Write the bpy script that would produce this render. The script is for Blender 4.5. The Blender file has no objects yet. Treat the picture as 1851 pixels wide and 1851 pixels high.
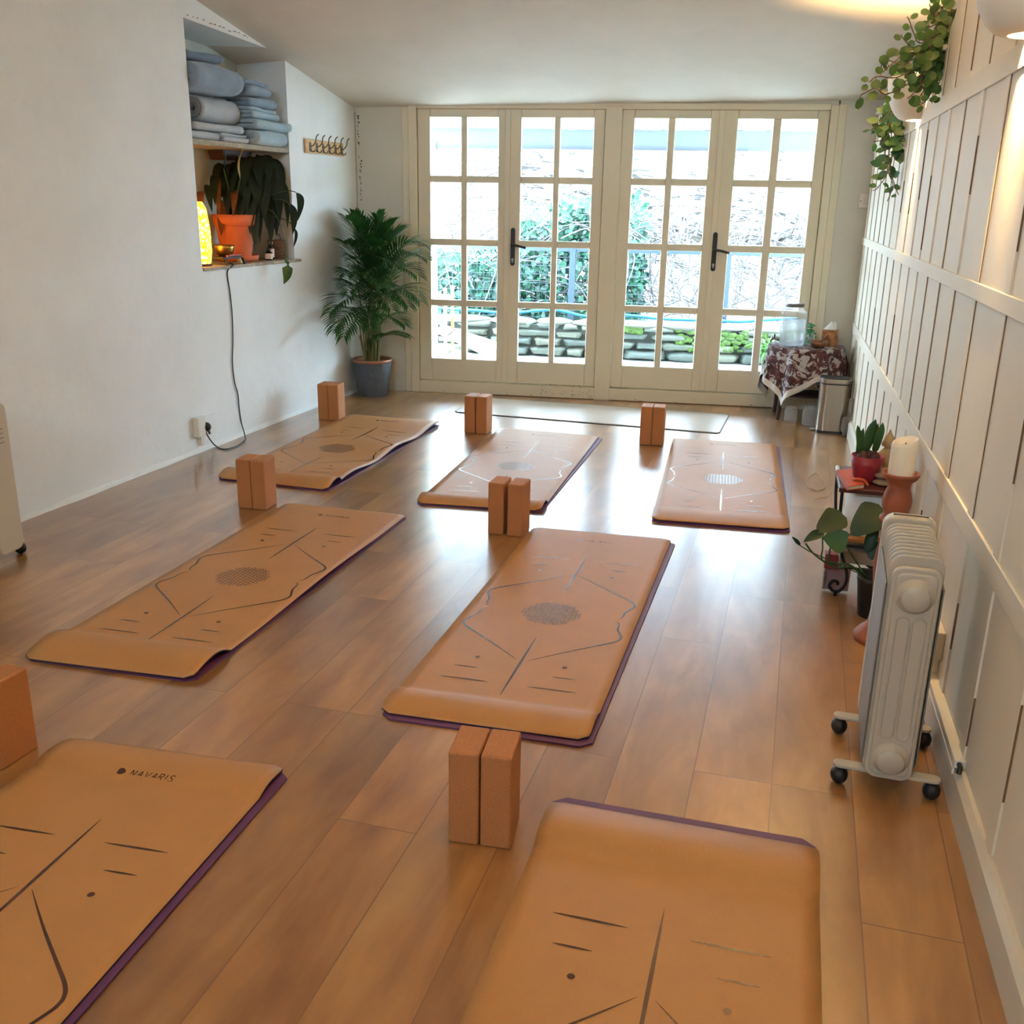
import bpy, bmesh, math, random
from mathutils import Vector, Matrix, Euler
random.seed(7)
PI = math.pi
S = bpy.context.scene
COL = S.collection

# ------------------------------------------------------------------ camera
F = 1770.6
CC = 925.5
RM = Matrix(((0.9882594123, 0.1518257626, 0.0170959573),
             (0.0621309048, -0.2971313939, -0.9528130380),
             (-0.1395818205, 0.9426886403, -0.3030759688)))
CAM = Vector((0, 0, 1.35926))
cd = bpy.data.cameras.new('camera')
cam = bpy.data.objects.new('camera', cd)
COL.objects.link(cam)
cd.sensor_width = 36
cd.sensor_fit = 'HORIZONTAL'
cd.lens = 36 * F / 1851
cd.clip_start = 0.02
r, d, f = RM[0], RM[1], RM[2]
cam.matrix_world = Matrix(((r[0], -d[0], -f[0], CAM[0]), (r[1], -d[1], -f[1], CAM[1]), (r[2], -d[2], -f[2], CAM[2]), (0, 0, 0, 1)))
S.camera = cam


def ray(px, py):
    return RM.transposed() @ Vector(((px - CC) / F, (py - CC) / F, 1.0))


def at(px, py, Y):
    """the point of the room seen at this place of the photograph, Y metres from the camera wall"""
    v = ray(px, py)
    return CAM + v * (Y / v[1])


def gz(px, py, z=0.0):
    v = ray(px, py)
    return CAM + v * ((z - CAM[2]) / v[2])


LT = Vector((0.15067, 0.98858, 0))      # along the left wall, away from the camera
LN = Vector((0.98858, -0.15067, 0))     # into the room
RT = Vector((0.10549, 0.99442, 0))
RN = Vector((-0.99442, 0.10549, 0))


def lx(y):
    return -2.1861 - 0.15241 * (7 - y)


def rx(y):
    return 1.2812 - 0.10608 * (7 - y)


def LP(y, z, off=0.0):
    return Vector((lx(y), y, z)) + LN * off


def RP(y, z, off=0.0):
    return Vector((rx(y), y, z)) + RN * off


def onl(px, py, off=0.0):
    v = ray(px, py)
    p0 = Vector((-2.1861, 7, 0)) + LN * off
    return CAM + v * ((p0 - CAM).dot(LN) / v.dot(LN))


def onr(px, py, off=0.0):
    v = ray(px, py)
    p0 = Vector((1.2812, 7, 0)) + RN * off
    return CAM + v * ((p0 - CAM).dot(RN) / v.dot(RN))


def ceil_z(x, y):
    return 1.95 + 0.0165 * (x + 2.18) + 0.205 * (7 - y)


# ------------------------------------------------------------------ mesh builder
class MB:
    def __init__(self):
        self.v = []
        self.f = []
        self.m = []
        self.s = []

    def add(self, vs, fs, mi=0, smooth=False, M=None):
        o = len(self.v)
        for p in vs:
            p = Vector(p)
            self.v.append(M @ p if M else p)
        for q in fs:
            self.f.append([i + o for i in q])
            self.m.append(mi)
            self.s.append(smooth)
        return self

    def box(self, x0, x1, y0, y1, z0, z1, mi=0, M=None):
        vs = [(x, y, z) for z in (z0, z1) for y in (y0, y1) for x in (x0, x1)]
        return self.add(vs, [(0, 2, 3, 1), (4, 5, 7, 6), (0, 1, 5, 4), (2, 6, 7, 3), (0, 4, 6, 2), (1, 3, 7, 5)], mi, False, M)

    def prism(self, poly, vec, mi=0, M=None):
        """poly: 3-D outline, swept by vec"""
        n = len(poly)
        vec = Vector(vec)
        vs = [Vector(p) for p in poly] + [Vector(p) + vec for p in poly]
        fs = [tuple(range(n))[::-1], tuple(range(n, 2 * n))] + [(i, (i + 1) % n, n + (i + 1) % n, n + i) for i in range(n)]
        return self.add(vs, fs, mi, False, M)

    def tube(self, pts, rad, n=8, mi=0, caps=True, M=None, flat=1.0):
        pts = [Vector(p) for p in pts]
        k = len(pts)
        if not hasattr(rad, '__len__'):
            rad = [rad] * k
        vs, fs = [], []
        ref = None
        for i, p in enumerate(pts):
            t = (pts[min(i + 1, k - 1)] - pts[max(i - 1, 0)])
            if t.length < 1e-9:
                t = Vector((0, 0, 1))
            t.normalize()
            if ref is None:
                ref = Vector((0, 0, 1)) if abs(t.z) < .9 else Vector((1, 0, 0))
            a = t.cross(ref)
            if a.length < 1e-6:
                a = t.cross(Vector((0, 1, 0)))
            a.normalize()
            b = a.cross(t)
            ref = b
            for j in range(n):
                th = 2 * PI * j / n
                vs.append(p + a * (rad[i] * math.cos(th)) + b * (rad[i] * flat * math.sin(th)))
        for i in range(k - 1):
            for j in range(n):
                fs.append((i * n + j, i * n + (j + 1) % n, (i + 1) * n + (j + 1) % n, (i + 1) * n + j))
        self.add(vs, fs, mi, n > 4, M)
        if caps:
            self.add(vs[:n], [tuple(range(n))[::-1]], mi, False, M)
            self.add(vs[-n:], [tuple(range(n))], mi, False, M)
        return self

    def lathe(self, prof, c=(0, 0, 0), n=32, mi=0, M=None, a0=0.0, a1=2 * PI, caps=True):
        c = Vector(c)
        full = abs(a1 - a0 - 2 * PI) < 1e-6
        m = n if full else n + 1
        vs, fs = [], []
        for (rr, z) in prof:
            for j in range(m):
                th = a0 + (a1 - a0) * j / n
                vs.append(c + Vector((rr * math.cos(th), rr * math.sin(th), z)))
        for i in range(len(prof) - 1):
            for j in range(n):
                j2 = (j + 1) % m
                fs.append((i * m + j, i * m + j2, (i + 1) * m + j2, (i + 1) * m + j))
        self.add(vs, fs, mi, True, M)
        if full and caps:
            if prof[0][0] > 1e-4:
                self.add(vs[:m], [tuple(range(m))[::-1]], mi, False, M)
            if prof[-1][0] > 1e-4:
                self.add(vs[-m:], [tuple(range(m))], mi, False, M)
        return self

    def cyl(self, p0, p1, r0, r1=None, n=16, mi=0, M=None):
        return self.tube([p0, p1], [r0, r0 if r1 is None else r1], n, mi, True, M)

    def ell(self, c, rad, nu=16, nv=10, mi=0, M=None, noise=0.0, rng=random):
        c = Vector(c)
        vs = [c + Vector((0, 0, -rad[2]))]
        ph = [rng.uniform(0, 6.28) for _ in range(6)]
        for i in range(1, nv):
            a = -PI / 2 + PI * i / nv
            for j in range(nu):
                t = 2 * PI * j / nu
                k = 1 + noise * (math.sin(2 * t + ph[0] + a) + math.sin(3 * t + ph[1] - 2 * a) + math.sin(5 * a + t + ph[2])) / 3
                vs.append(c + Vector((rad[0] * math.cos(a) * math.cos(t) * k, rad[1] * math.cos(a) * math.sin(t) * k, rad[2] * math.sin(a) * k)))
        vs.append(c + Vector((0, 0, rad[2])))
        fs = []
        for j in range(nu):
            fs.append((0, 1 + (j + 1) % nu, 1 + j))
            b = 1 + (nv - 2) * nu
            fs.append((b + j, b + (j + 1) % nu, len(vs) - 1))
        for i in range(nv - 2):
            for j in range(nu):
                fs.append((1 + i * nu + j, 1 + i * nu + (j + 1) % nu, 1 + (i + 1) * nu + (j + 1) % nu, 1 + (i + 1) * nu + j))
        return self.add(vs, fs, mi, True, M)

    def grid(self, fn, nu, nv, mi=0, M=None, smooth=True, closeu=False):
        vs = [fn(i / nu, j / nv) for j in range(nv + 1) for i in range(nu + (0 if closeu else 1))]
        w = nu if closeu else nu + 1
        fs = []
        for j in range(nv):
            for i in range(nu):
                i2 = (i + 1) % w
                fs.append((j * w + i, j * w + i2, (j + 1) * w + i2, (j + 1) * w + i))
        return self.add(vs, fs, mi, smooth, M)

    def leaf(self, base, tip, up, width, bend=0.0, fold=0.15, n=6, mi=0, shape='lance', cup=0.0):
        """a leaf blade from base to tip; bend bows it along up, fold is the V of its midrib"""
        base, tip, up = Vector(base), Vector(tip), Vector(up)
        ax = tip - base
        L = ax.length
        if L < 1e-6:
            return self
        ax.normalize()
        side = ax.cross(up)
        if side.length < 1e-5:
            side = ax.cross(Vector((1, .3, .2)))
        side.normalize()
        nrm = side.cross(ax)
        vs, fs = [], []
        for i in range(n + 1):
            t = i / n
            if shape == 'lance':
                w = math.sin(PI * min(1, t ** .8)) ** .8 if t < 1 else 0
            elif shape == 'round':
                w = math.sqrt(max(0, 1 - (2 * t - 1) ** 2))
            elif shape == 'heart':
                w = (1.15 * math.sqrt(max(0, min(1, t * 4))) * (1 - t) ** .55) if t > 0 else .35
            else:   # strap
                w = min(1, 4 * t + .35) * min(1, (1 - t) * 3.5)
            w *= width / 2
            c = base + ax * (L * t) + nrm * (bend * L * math.sin(PI * t))
            vs += [c - side * w + nrm * (fold * w), c, c + side * w + nrm * (fold * w)]
        for i in range(n):
            a = i * 3
            fs += [(a, a + 1, a + 4, a + 3), (a + 1, a + 2, a + 5, a + 4)]
        return self.add(vs, fs, mi, True)

    def build(self, name, mats, parent=None, bevel=0.0, seg=2, origin=None, sub=0, solid=0.0, weld=False, auto=None):
        if not isinstance(mats, (list, tuple)):
            mats = [mats]
        me = bpy.data.meshes.new(name)
        if parent is not None:
            o0 = wloc(parent)
        elif origin is not None:
            o0 = Vector(origin)
        else:
            xs = [p.x for p in self.v]
            ys = [p.y for p in self.v]
            zs = [p.z for p in self.v]
            o0 = Vector(((min(xs) + max(xs)) / 2, (min(ys) + max(ys)) / 2, min(zs)))
        me.from_pydata([tuple(p - o0) for p in self.v], [], self.f)
        for m in mats:
            me.materials.append(m)
        me.polygons.foreach_set('material_index', self.m)
        me.polygons.foreach_set('use_smooth', self.s)
        me.update()
        if weld:
            bm = bmesh.new()
            bm.from_mesh(me)
            bmesh.ops.remove_doubles(bm, verts=bm.verts, dist=1e-5)
            bmesh.ops.recalc_face_normals(bm, faces=bm.faces)
            bm.to_mesh(me)
            bm.free()
        o = bpy.data.objects.new(name, me)
        COL.objects.link(o)
        if parent is not None:
            o.parent = parent
        else:
            o.location = o0
        if solid:
            md = o.modifiers.new('solid', 'SOLIDIFY')
            md.thickness = solid
            md.offset = 0
        if bevel:
            md = o.modifiers.new('bevel', 'BEVEL')
            md.width = bevel
            md.segments = seg
            md.limit_method = 'ANGLE'
            md.angle_limit = math.radians(40)
            md.harden_normals = False
        if sub:
            md = o.modifiers.new('sub', 'SUBSURF')
            md.levels = md.render_levels = sub
        return o


def wloc(o):
    p = Vector((0, 0, 0))
    while o is not None:
        p += o.location
        o = o.parent
    return p


def tag(o, label=None, cat=None, group=None, kind=None):
    if label:
        o['label'] = label
    if cat:
        o['category'] = cat
    if group:
        o['group'] = group
    if kind:
        o['kind'] = kind
    return o


def thing(name, label, cat, loc, group=None):
    o = bpy.data.objects.new(name, None)
    o.empty_display_size = .05
    COL.objects.link(o)
    o.location = loc
    return tag(o, label, cat, group)


def copy_tree(o, parent=None):
    c = o.copy()
    COL.objects.link(c)
    c.parent = parent
    for ch in list(o.children):
        copy_tree(ch, c)
    return c


def smooth_path(pts, n=6):
    """Catmull-Rom through the points"""
    P = [Vector(p) for p in pts]
    P = [P[0] * 2 - P[1]] + P + [P[-1] * 2 - P[-2]]
    out = []
    for i in range(1, len(P) - 2):
        for k in range(n):
            t = k / n
            a, b, c, e = P[i - 1], P[i], P[i + 1], P[i + 2]
            out.append(0.5 * ((2 * b) + (c - a) * t + (2 * a - 5 * b + 4 * c - e) * t * t + (3 * b - a - 3 * c + e) * t ** 3))
    out.append(P[-2])
    return out


# ------------------------------------------------------------------ materials
def lin(c):
    if max(c) > 1.001:
        c = [v / 255 for v in c]
        c = [v / 12.92 if v <= .04045 else ((v + .055) / 1.055) ** 2.4 for v in c]
    return (c[0], c[1], c[2], 1)


class NT:
    def __init__(self, name):
        self.mat = bpy.data.materials.new(name)
        self.mat.use_nodes = True
        self.t = self.mat.node_tree
        self.n = self.t.nodes
        self.bs = self.n['Principled BSDF']
        self.out = self.n['Material Output']

    def node(self, typ, **kw):
        x = self.n.new(typ)
        for k, v in kw.items():
            if k.startswith('i_'):
                x.inputs[k[2:].replace('_', ' ')].default_value = v
            else:
                setattr(x, k, v)
        return x

    def link(self, a, b):
        self.t.links.new(a, b)

    def coord(self, scale=(1, 1, 1), rot=(0, 0, 0), kind='Object', loc=(0, 0, 0)):
        tc = self.node('ShaderNodeTexCoord')
        mp = self.node('ShaderNodeMapping')
        mp.inputs['Scale'].default_value = scale
        mp.inputs['Rotation'].default_value = rot
        mp.inputs['Location'].default_value = loc
        self.link(tc.outputs[kind], mp.inputs['Vector'])
        return mp.outputs['Vector']

    def noise(self, vec, scale, detail=4, rough=.6, dist=0.0):
        x = self.node('ShaderNodeTexNoise')
        x.inputs['Scale'].default_value = scale
        x.inputs['Detail'].default_value = detail
        x.inputs['Roughness'].default_value = rough
        x.inputs['Distortion'].default_value = dist
        self.link(vec, x.inputs['Vector'])
        return x.outputs['Fac']

    def ramp(self, fac, stops):
        x = self.node('ShaderNodeValToRGB')
        e = x.color_ramp.elements
        while len(e) < len(stops):
            e.new(.5)
        for i, (p, c) in enumerate(stops):
            e[i].position = p
            e[i].color = lin(c) if len(c) == 3 else c
        self.link(fac, x.inputs['Fac'])
        return x.outputs['Color']

    def mix(self, fac, a, b, blend='MIX'):
        x = self.node('ShaderNodeMix', data_type='RGBA', blend_type=blend)
        for s, v in ((x.inputs['Factor'], fac), (x.inputs[6], a), (x.inputs[7], b)):
            if hasattr(v, 'links') or hasattr(v, 'is_linked'):
                self.link(v, s)
            elif isinstance(v, (int, float)):
                s.default_value = v
            else:
                s.default_value = lin(v)
        return x.outputs[2]

    def bump(self, h, strength=.2, dist=.01):
        x = self.node('ShaderNodeBump')
        x.inputs['Strength'].default_value = strength
        x.inputs['Distance'].default_value = dist
        self.link(h, x.inputs['Height'])
        self.link(x.outputs['Normal'], self.bs.inputs['Normal'])

    def base(self, sock):
        self.link(sock, self.bs.inputs['Base Color'])

    def set(self, **kw):
        for k, v in kw.items():
            self.bs.inputs[k].default_value = v
        return self


def mat(name, col, rough=.55, metal=0.0, var=.12, vscale=8.0, bump=0.0, bscale=60.0, spec=.5, trans=0.0, coat=0.0, stretch=(1, 1, 1), emit=None, estr=0.0, sheen=0.0, bdist=.004):
    t = NT(name)
    t.set(Roughness=rough, Metallic=metal)
    t.bs.inputs['Specular IOR Level'].default_value = spec
    if trans:
        t.bs.inputs['Transmission Weight'].default_value = trans
    if coat:
        t.bs.inputs['Coat Weight'].default_value = coat
    if sheen:
        t.bs.inputs['Sheen Weight'].default_value = sheen
    c = lin(col)
    vec = t.coord(stretch)
    n = t.noise(vec, vscale, 5)
    lo = tuple(max(0, v * (1 - var)) for v in c[:3]) + (1,)
    hi = tuple(min(1, v * (1 + var)) for v in c[:3]) + (1,)
    t.base(t.ramp(n, [(.3, lo), (.7, hi)]))
    if bump:
        t.bump(t.noise(vec, bscale, 4), bump, bdist)
    if emit:
        t.bs.inputs['Emission Color'].default_value = lin(emit)
        t.bs.inputs['Emission Strength'].default_value = estr
    return t.mat
# ------------------------------------------------------------------ shared materials
M = {}


def plaster(name, col, bumpy=.35, dirt=True):
    t = NT(name)
    t.set(Roughness=.75)
    t.bs.inputs['Specular IOR Level'].default_value = .25
    v = t.coord()
    c = lin(col)
    big = t.noise(v, 2.2, 6, .65)
    a = tuple(x * .93 for x in c[:3]) + (1,)
    col1 = t.ramp(big, [(.35, a), (.62, c)])
    if dirt:
        v2 = t.coord((1, 1, 1.6), (0.5, 0, 0))
        s = t.noise(v2, 7, 8, .75, .6)
        k = t.ramp(s, [(.66, (0, 0, 0, 1)), (.78, (.32, .32, .32, 1))])
        col1 = t.mix(k, col1, (150, 142, 130))
    t.base(col1)
    n1 = t.noise(v, 5, 6, .6, .4)
    n2 = t.noise(v, 38, 4, .6)
    ad = t.node('ShaderNodeMath', operation='MULTIPLY_ADD')
    t.link(n2, ad.inputs[0])
    ad.inputs[1].default_value = .12
    t.link(n1, ad.inputs[2])
    t.bump(ad.outputs[0], bumpy, .012)
    return t.mat


M['plaster'] = plaster('white_plaster', (226, 229, 228), .45)
M['ceiling'] = plaster('ceiling_paint', (212, 203, 190), .06, False)
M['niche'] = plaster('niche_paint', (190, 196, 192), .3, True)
M['backwall'] = plaster('back_wall_paint', (206, 201, 188), .1, True)
M['paint'] = mat('cream_gloss_paint', (212, 201, 175), .42, var=.04, vscale=3, bump=.06, bscale=25)
M['panel'] = mat('panel_paint', (222, 212, 192), .5, var=.035, vscale=3, bump=.05, bscale=30)
M['skirt'] = mat('skirting_paint', (205, 196, 178), .4, var=.04, vscale=4)
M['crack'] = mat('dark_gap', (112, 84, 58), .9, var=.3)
M['black_metal'] = mat('black_metal', (20, 20, 21), .4, var=.1)
M['white_plastic'] = mat('white_plastic', (214, 208, 194), .4, var=.03)
M['grey_plastic'] = mat('grey_box_plastic', (196, 190, 180), .45, var=.04)
M['chrome'] = mat('steel', (190, 190, 188), .28, 1.0, var=.05)


def floor_mat():
    t = NT('wood_plank_floor')
    tc = t.node('ShaderNodeTexCoord')

    def dot(vx, vy, off):
        x = t.node('ShaderNodeVectorMath', operation='DOT_PRODUCT')
        t.link(tc.outputs['Object'], x.inputs[0])
        x.inputs[1].default_value = (vx, vy, 0)
        y = t.node('ShaderNodeMath', operation='ADD')
        t.link(x.outputs['Value'], y.inputs[0])
        y.inputs[1].default_value = off
        return y.outputs[0]
    u = dot(.1306, .9914, 10.0)
    w = dot(.9914, -.1306, 10.0 + .020)
    cb = t.node('ShaderNodeCombineXYZ')
    t.link(u, cb.inputs[0])
    t.link(w, cb.inputs[1])
    br = t.node('ShaderNodeTexBrick', offset=.37, offset_frequency=3, squash=1.0)
    t.link(cb.outputs[0], br.inputs['Vector'])
    br.inputs['Color1'].default_value = (0, 0, 0, 1)
    br.inputs['Color2'].default_value = (1, 1, 1, 1)
    br.inputs['Mortar'].default_value = (.5, .5, .5, 1)
    br.inputs['Scale'].default_value = 1
    br.inputs['Mortar Size'].default_value = .0016
    br.inputs['Mortar Smooth'].default_value = .3
    br.inputs['Bias'].default_value = 0
    br.inputs['Brick Width'].default_value = 1.22
    br.inputs['Row Height'].default_value = .190
    # plank-to-plank shift of the grain
    sep = t.node('ShaderNodeSeparateColor')
    t.link(br.outputs['Color'], sep.inputs[0])
    sh = t.node('ShaderNodeMath', operation='MULTIPLY')
    t.link(sep.outputs[0], sh.inputs[0])
    sh.inputs[1].default_value = 37.0

    def grain(su, sw, scale, detail, rough, dist):
        c2 = t.node('ShaderNodeCombineXYZ')
        for s, src, k in ((0, u, su), (1, w, sw)):
            mm = t.node('ShaderNodeMath', operation='MULTIPLY')
            t.link(src, mm.inputs[0])
            mm.inputs[1].default_value = k
            t.link(mm.outputs[0], c2.inputs[s])
        t.link(sh.outputs[0], c2.inputs[2])
        return t.noise(c2.outputs[0], scale, detail, rough, dist)
    g1 = grain(1.3, 5.0, 1.6, 4, .55, .35)
    g2 = grain(2.0, 42, 1.2, 4, .55, .2)
    tone = t.ramp(g1, [(.14, (108, 72, 40)), (.38, (142, 97, 54)), (.6, (170, 123, 70)), (.86, (194, 151, 95))])
    g3 = grain(2.4, 3.2, 1.0, 3, .5, .2)
    fine = t.ramp(g3, [(.1, (.66, .62, .58, 1)), (.4, (.88, .86, .84, 1)), (.6, (1.04, 1.04, 1.04, 1)), (.9, (1.15, 1.15, 1.15, 1))])
    c = t.mix(1.0, tone, fine, 'MULTIPLY')
    pl = t.ramp(sep.outputs[0], [(0, (.70, .68, .66, 1)), (.5, (.92, .92, .92, 1)), (1, (1.12, 1.1, 1.07, 1))])
    c = t.mix(1.0, c, pl, 'MULTIPLY')
    c = t.mix(br.outputs['Fac'], c, (112, 78, 50))
    t.base(c)
    t.bs.inputs['Roughness'].default_value = .30
    t.bs.inputs['Specular IOR Level'].default_value = .6
    hh = t.node('ShaderNodeMath', operation='MULTIPLY_ADD')
    t.link(br.outputs['Fac'], hh.inputs[0])
    hh.inputs[1].default_value = -1.0
    hh.inputs[2].default_value = 1.0
    t.bump(hh.outputs[0], .035, .003)
    t.bs.inputs['Coat Weight'].default_value = 1.0
    t.bs.inputs['Coat IOR'].default_value = 1.62
    t.bs.inputs['Coat Roughness'].default_value = .24
    return t.mat


M['floor'] = floor_mat()

YR = -2.6   # wall behind the camera
# ------------------------------------------------------------------ floor, ceiling, walls
mb = MB()
mb.prism([(lx(YR) - .6, YR, 0), (rx(YR) + .5, YR, 0), (rx(7) + .5, 7.06, 0), (lx(7) - .6, 7.06, 0)], (0, 0, -.05))
tag(mb.build('floor', M['floor'], origin=(0, 0, 0)), kind='structure')

mb = MB()
cor = [(lx(YR) - .5, YR - .1), (rx(YR) + .6, YR - .1), (rx(7) + .6, 7.12), (lx(7) - .5, 7.12)]
mb.prism([(x, y, ceil_z(x, y)) for x, y in cor], (0, 0, .08))
tag(mb.build('ceiling', M['ceiling'], origin=(0, 0, 0)), kind='structure')


def wall_poly(mb, P, pts, thick, nrm, mi=0):
    """pts (y,z) on a side wall, swept away from the room"""
    mb.prism([P(y, z) for y, z in pts], nrm * -thick, mi)


def ctl(y):
    return ceil_z(lx(y), y) + .03


N0, N1 = 5.122, 6.105          # niche from, to
NB, NT0, NT1 = .978, 2.207, 2.165
mb = MB()
wall_poly(mb, LP, [(YR, -.02), (N0, -.02), (N0, ctl(N0)), (YR, ctl(YR))], .5, LN)
wall_poly(mb, LP, [(N1, -.02), (7.1, -.02), (7.1, ctl(7.1)), (N1, ctl(N1))], .5, LN)
wall_poly(mb, LP, [(N0, -.02), (N1, -.02), (N1, NB - .0), (N0, NB)], .5, LN)
wall_poly(mb, LP, [(N0, NT0), (N1, NT1), (N1, ctl(N1)), (N0, ctl(N0))], .5, LN)
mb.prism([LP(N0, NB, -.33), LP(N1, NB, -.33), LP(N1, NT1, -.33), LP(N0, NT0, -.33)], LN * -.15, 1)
# chipped paint along the lintel
rg = random.Random(3)
for k in range(16):
    y = N0 + .02 + k * .045 + rg.uniform(0, .02)
    z = NT0 + .015 - (y - N0) * .035 + rg.uniform(-.004, .006)
    l = rg.uniform(.01, .045)
    mb.prism([LP(y, z, .0006), LP(y + l, z - .002, .0006), LP(y + l * .8, z + .004, .0006)], LN * -.002, 2)
wl = mb.build('wall_left', [M['plaster'], M['niche'], M['crack']], origin=(0, 0, 0))
tag(wl, kind='structure')

mb = MB()
zt = ceil_z(-2, 7) + .06
mb.box(lx(7) - .05, -1.79, 7.0, 7.12, -.02, zt + .02)
mb.box(1.03, rx(7) + .6, 7.0, 7.12, -.02, zt + .08)
mb.box(-1.8, 1.04, 7.0, 7.12, 1.965, zt + .08)
# peeled seam in the left corner
for k in range(26):
    z = 1.90 - k * .022 + rg.uniform(-.008, .008)
    if 9 < k < 12:
        continue
    w = rg.uniform(.004, .02)
    x = lx(7) + .012 + (.012 if k > 8 else 0) + rg.uniform(0, .012)
    mb.prism([(x, 6.9994, z), (x + w, 6.9994, z - .004), (x + w * .6, 6.9994, z - rg.uniform(.01, .026))], (0, .002, 0), 1)
mb.box(lx(7) + .006, lx(7) + .009, 6.9992, 7.0, .95, 1.92, 1)
tag(mb.build('wall_back', [M['backwall'], M['crack']], origin=(0, 0, 0)), kind='structure')

mb = MB()
WX0, WX1, WZ0, WZ1 = -2.35, -.95, 2.56, 3.22
mb.box(lx(YR) - .5, WX0, YR - .12, YR, -.02, 4.2)
mb.box(WX1, rx(YR) + .6, YR - .12, YR, -.02, 4.2)
mb.box(WX0, WX1, YR - .12, YR, -.02, WZ0)
mb.box(WX0, WX1, YR - .12, YR, WZ1, 4.2)
tag(mb.build('wall_rear', M['plaster'], origin=(0, 0, 0)), kind='structure')

# right wall: boarded lower wall with a ledge on top, the true wall set back above it
LEDGE = 1.922
mb = MB()
wall_poly(mb, RP, [(YR, -.02), (7.05, -.02), (7.05, LEDGE), (YR, LEDGE)], .36, RN)
up = [(YR, LEDGE), (4.17, LEDGE), (4.2, 1.975), (4.1, 2.02), (4.06, 2.06), (4.04, ceil_z(rx(4.04), 4.04) + .03), (YR, ceil_z(rx(YR), YR) + .03)]
wall_poly(mb, RP, up, .36, RN)
mb.prism([RP(4.0, LEDGE, -.34), RP(7.05, LEDGE, -.34), RP(7.05, 2.1, -.34), RP(4.0, 2.8, -.34)], RN * -.1)
wr = mb.build('wall_right', M['panel'], origin=(0, 0, 0))
tag(wr, kind='structure')


def strip_r(mb, y0, y1, z0, z1, th, mi=0, off=0.0):
    mb.prism([RP(y0, z0, off), RP(y1, z0, off), RP(y1, z1, off), RP(y0, z1, off)], RN * th, mi)


bats = [-2.2, -1.8, -1.4, -1.0, -.6, -.2, .22, .64, 1.06, 1.46, 1.84, 2.19, 2.52, 2.91, 3.26, 3.57, 3.87, 4.15, 4.43, 4.72, 5.04, 5.34, 5.64, 5.95, 6.25, 6.55, 6.83]
rails = [(1.688, 1.752), (1.122, 1.168), (.556, .617)]
for i, (a, b) in enumerate(rails):
    mb = MB()
    strip_r(mb, YR, 7.0, a, b, .0075)
    tag(mb.build('trim_%d' % (i + 1), M['panel'], bevel=.002), kind='structure')
rg = random.Random(11)
for i, y in enumerate(bats):
    mb = MB()
    for (z0, z1) in ((.11, .556), (.617, 1.122), (1.168, 1.688), (1.752, 2.3 if y < 4.0 else LEDGE)):
        strip_r(mb, y - .028, y + .028, z0, z1, .005)
        q = rg.random()
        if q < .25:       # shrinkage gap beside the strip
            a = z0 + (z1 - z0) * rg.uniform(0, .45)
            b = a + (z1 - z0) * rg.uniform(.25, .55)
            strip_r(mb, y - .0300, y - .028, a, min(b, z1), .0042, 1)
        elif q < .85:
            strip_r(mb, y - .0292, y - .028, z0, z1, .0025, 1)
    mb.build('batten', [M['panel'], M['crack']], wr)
# plank edge line of the panelling under the ledge
mb = MB()
strip_r(mb, 4.17, 7.0, LEDGE - .006, LEDGE + .014, .02)
tag(mb.build('trim_4', M['panel'], bevel=.004), kind='structure')

mb = MB()
for (a, b) in ((YR, 2.14), (2.14, 6.98)):
    mb.prism([RP(a, 0), RP(a, 0, .022), RP(a, .088, .022), RP(a, .105, .010), RP(a, .105, 0)], RP(b, 0) - RP(a, 0))
tag(mb.build('baseboard_right', M['skirt']), kind='structure')

# rough plaster foot of the left wall
mb = MB()
rg = random.Random(5)
n = 90
top, bot = [], []
vs, fs = [], []
for i in range(n + 1):
    y = YR + (6.98 - YR) * i / n
    o = .007 + rg.uniform(-.004, .006)
    h = .020 + rg.uniform(-.006, .006)
    vs += [LP(y, 0, o + .012), LP(y, h * .45, o), LP(y, h, -.001), LP(y, 0, -.02)]
for i in range(n):
    for k in range(3):
        fs.append((i * 4 + k, i * 4 + k + 1, i * 4 + 5 + k, i * 4 + 4 + k))
mb.add(vs, fs, 0, False)
tag(mb.build('baseboard_left', M['plaster']), kind='structure')

# ------------------------------------------------------------------ glazed doors
def glass_mat(name, tint=(1, 1, 1), refl=.5):
    m = bpy.data.materials.new(name)
    m.use_nodes = True
    nt = m.node_tree
    nt.nodes.clear()
    out = nt.nodes.new('ShaderNodeOutputMaterial')
    mx = nt.nodes.new('ShaderNodeMixShader')
    tr = nt.nodes.new('ShaderNodeBsdfTransparent')
    tr.inputs['Color'].default_value = tint + (1,)
    gl = nt.nodes.new('ShaderNodeBsdfGlossy')
    gl.inputs['Roughness'].default_value = .03
    fr = nt.nodes.new('ShaderNodeFresnel')
    fr.inputs['IOR'].default_value = 1.45
    ml = nt.nodes.new('ShaderNodeMath')
    ml.operation = 'MULTIPLY'
    ml.inputs[1].default_value = refl
    nt.links.new(fr.outputs[0], ml.inputs[0])
    nt.links.new(ml.outputs[0], mx.inputs['Fac'])
    nt.links.new(tr.outputs[0], mx.inputs[1])
    nt.links.new(gl.outputs[0], mx.inputs[2])
    nt.links.new(mx.outputs[0], out.inputs['Surface'])
    return m


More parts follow.
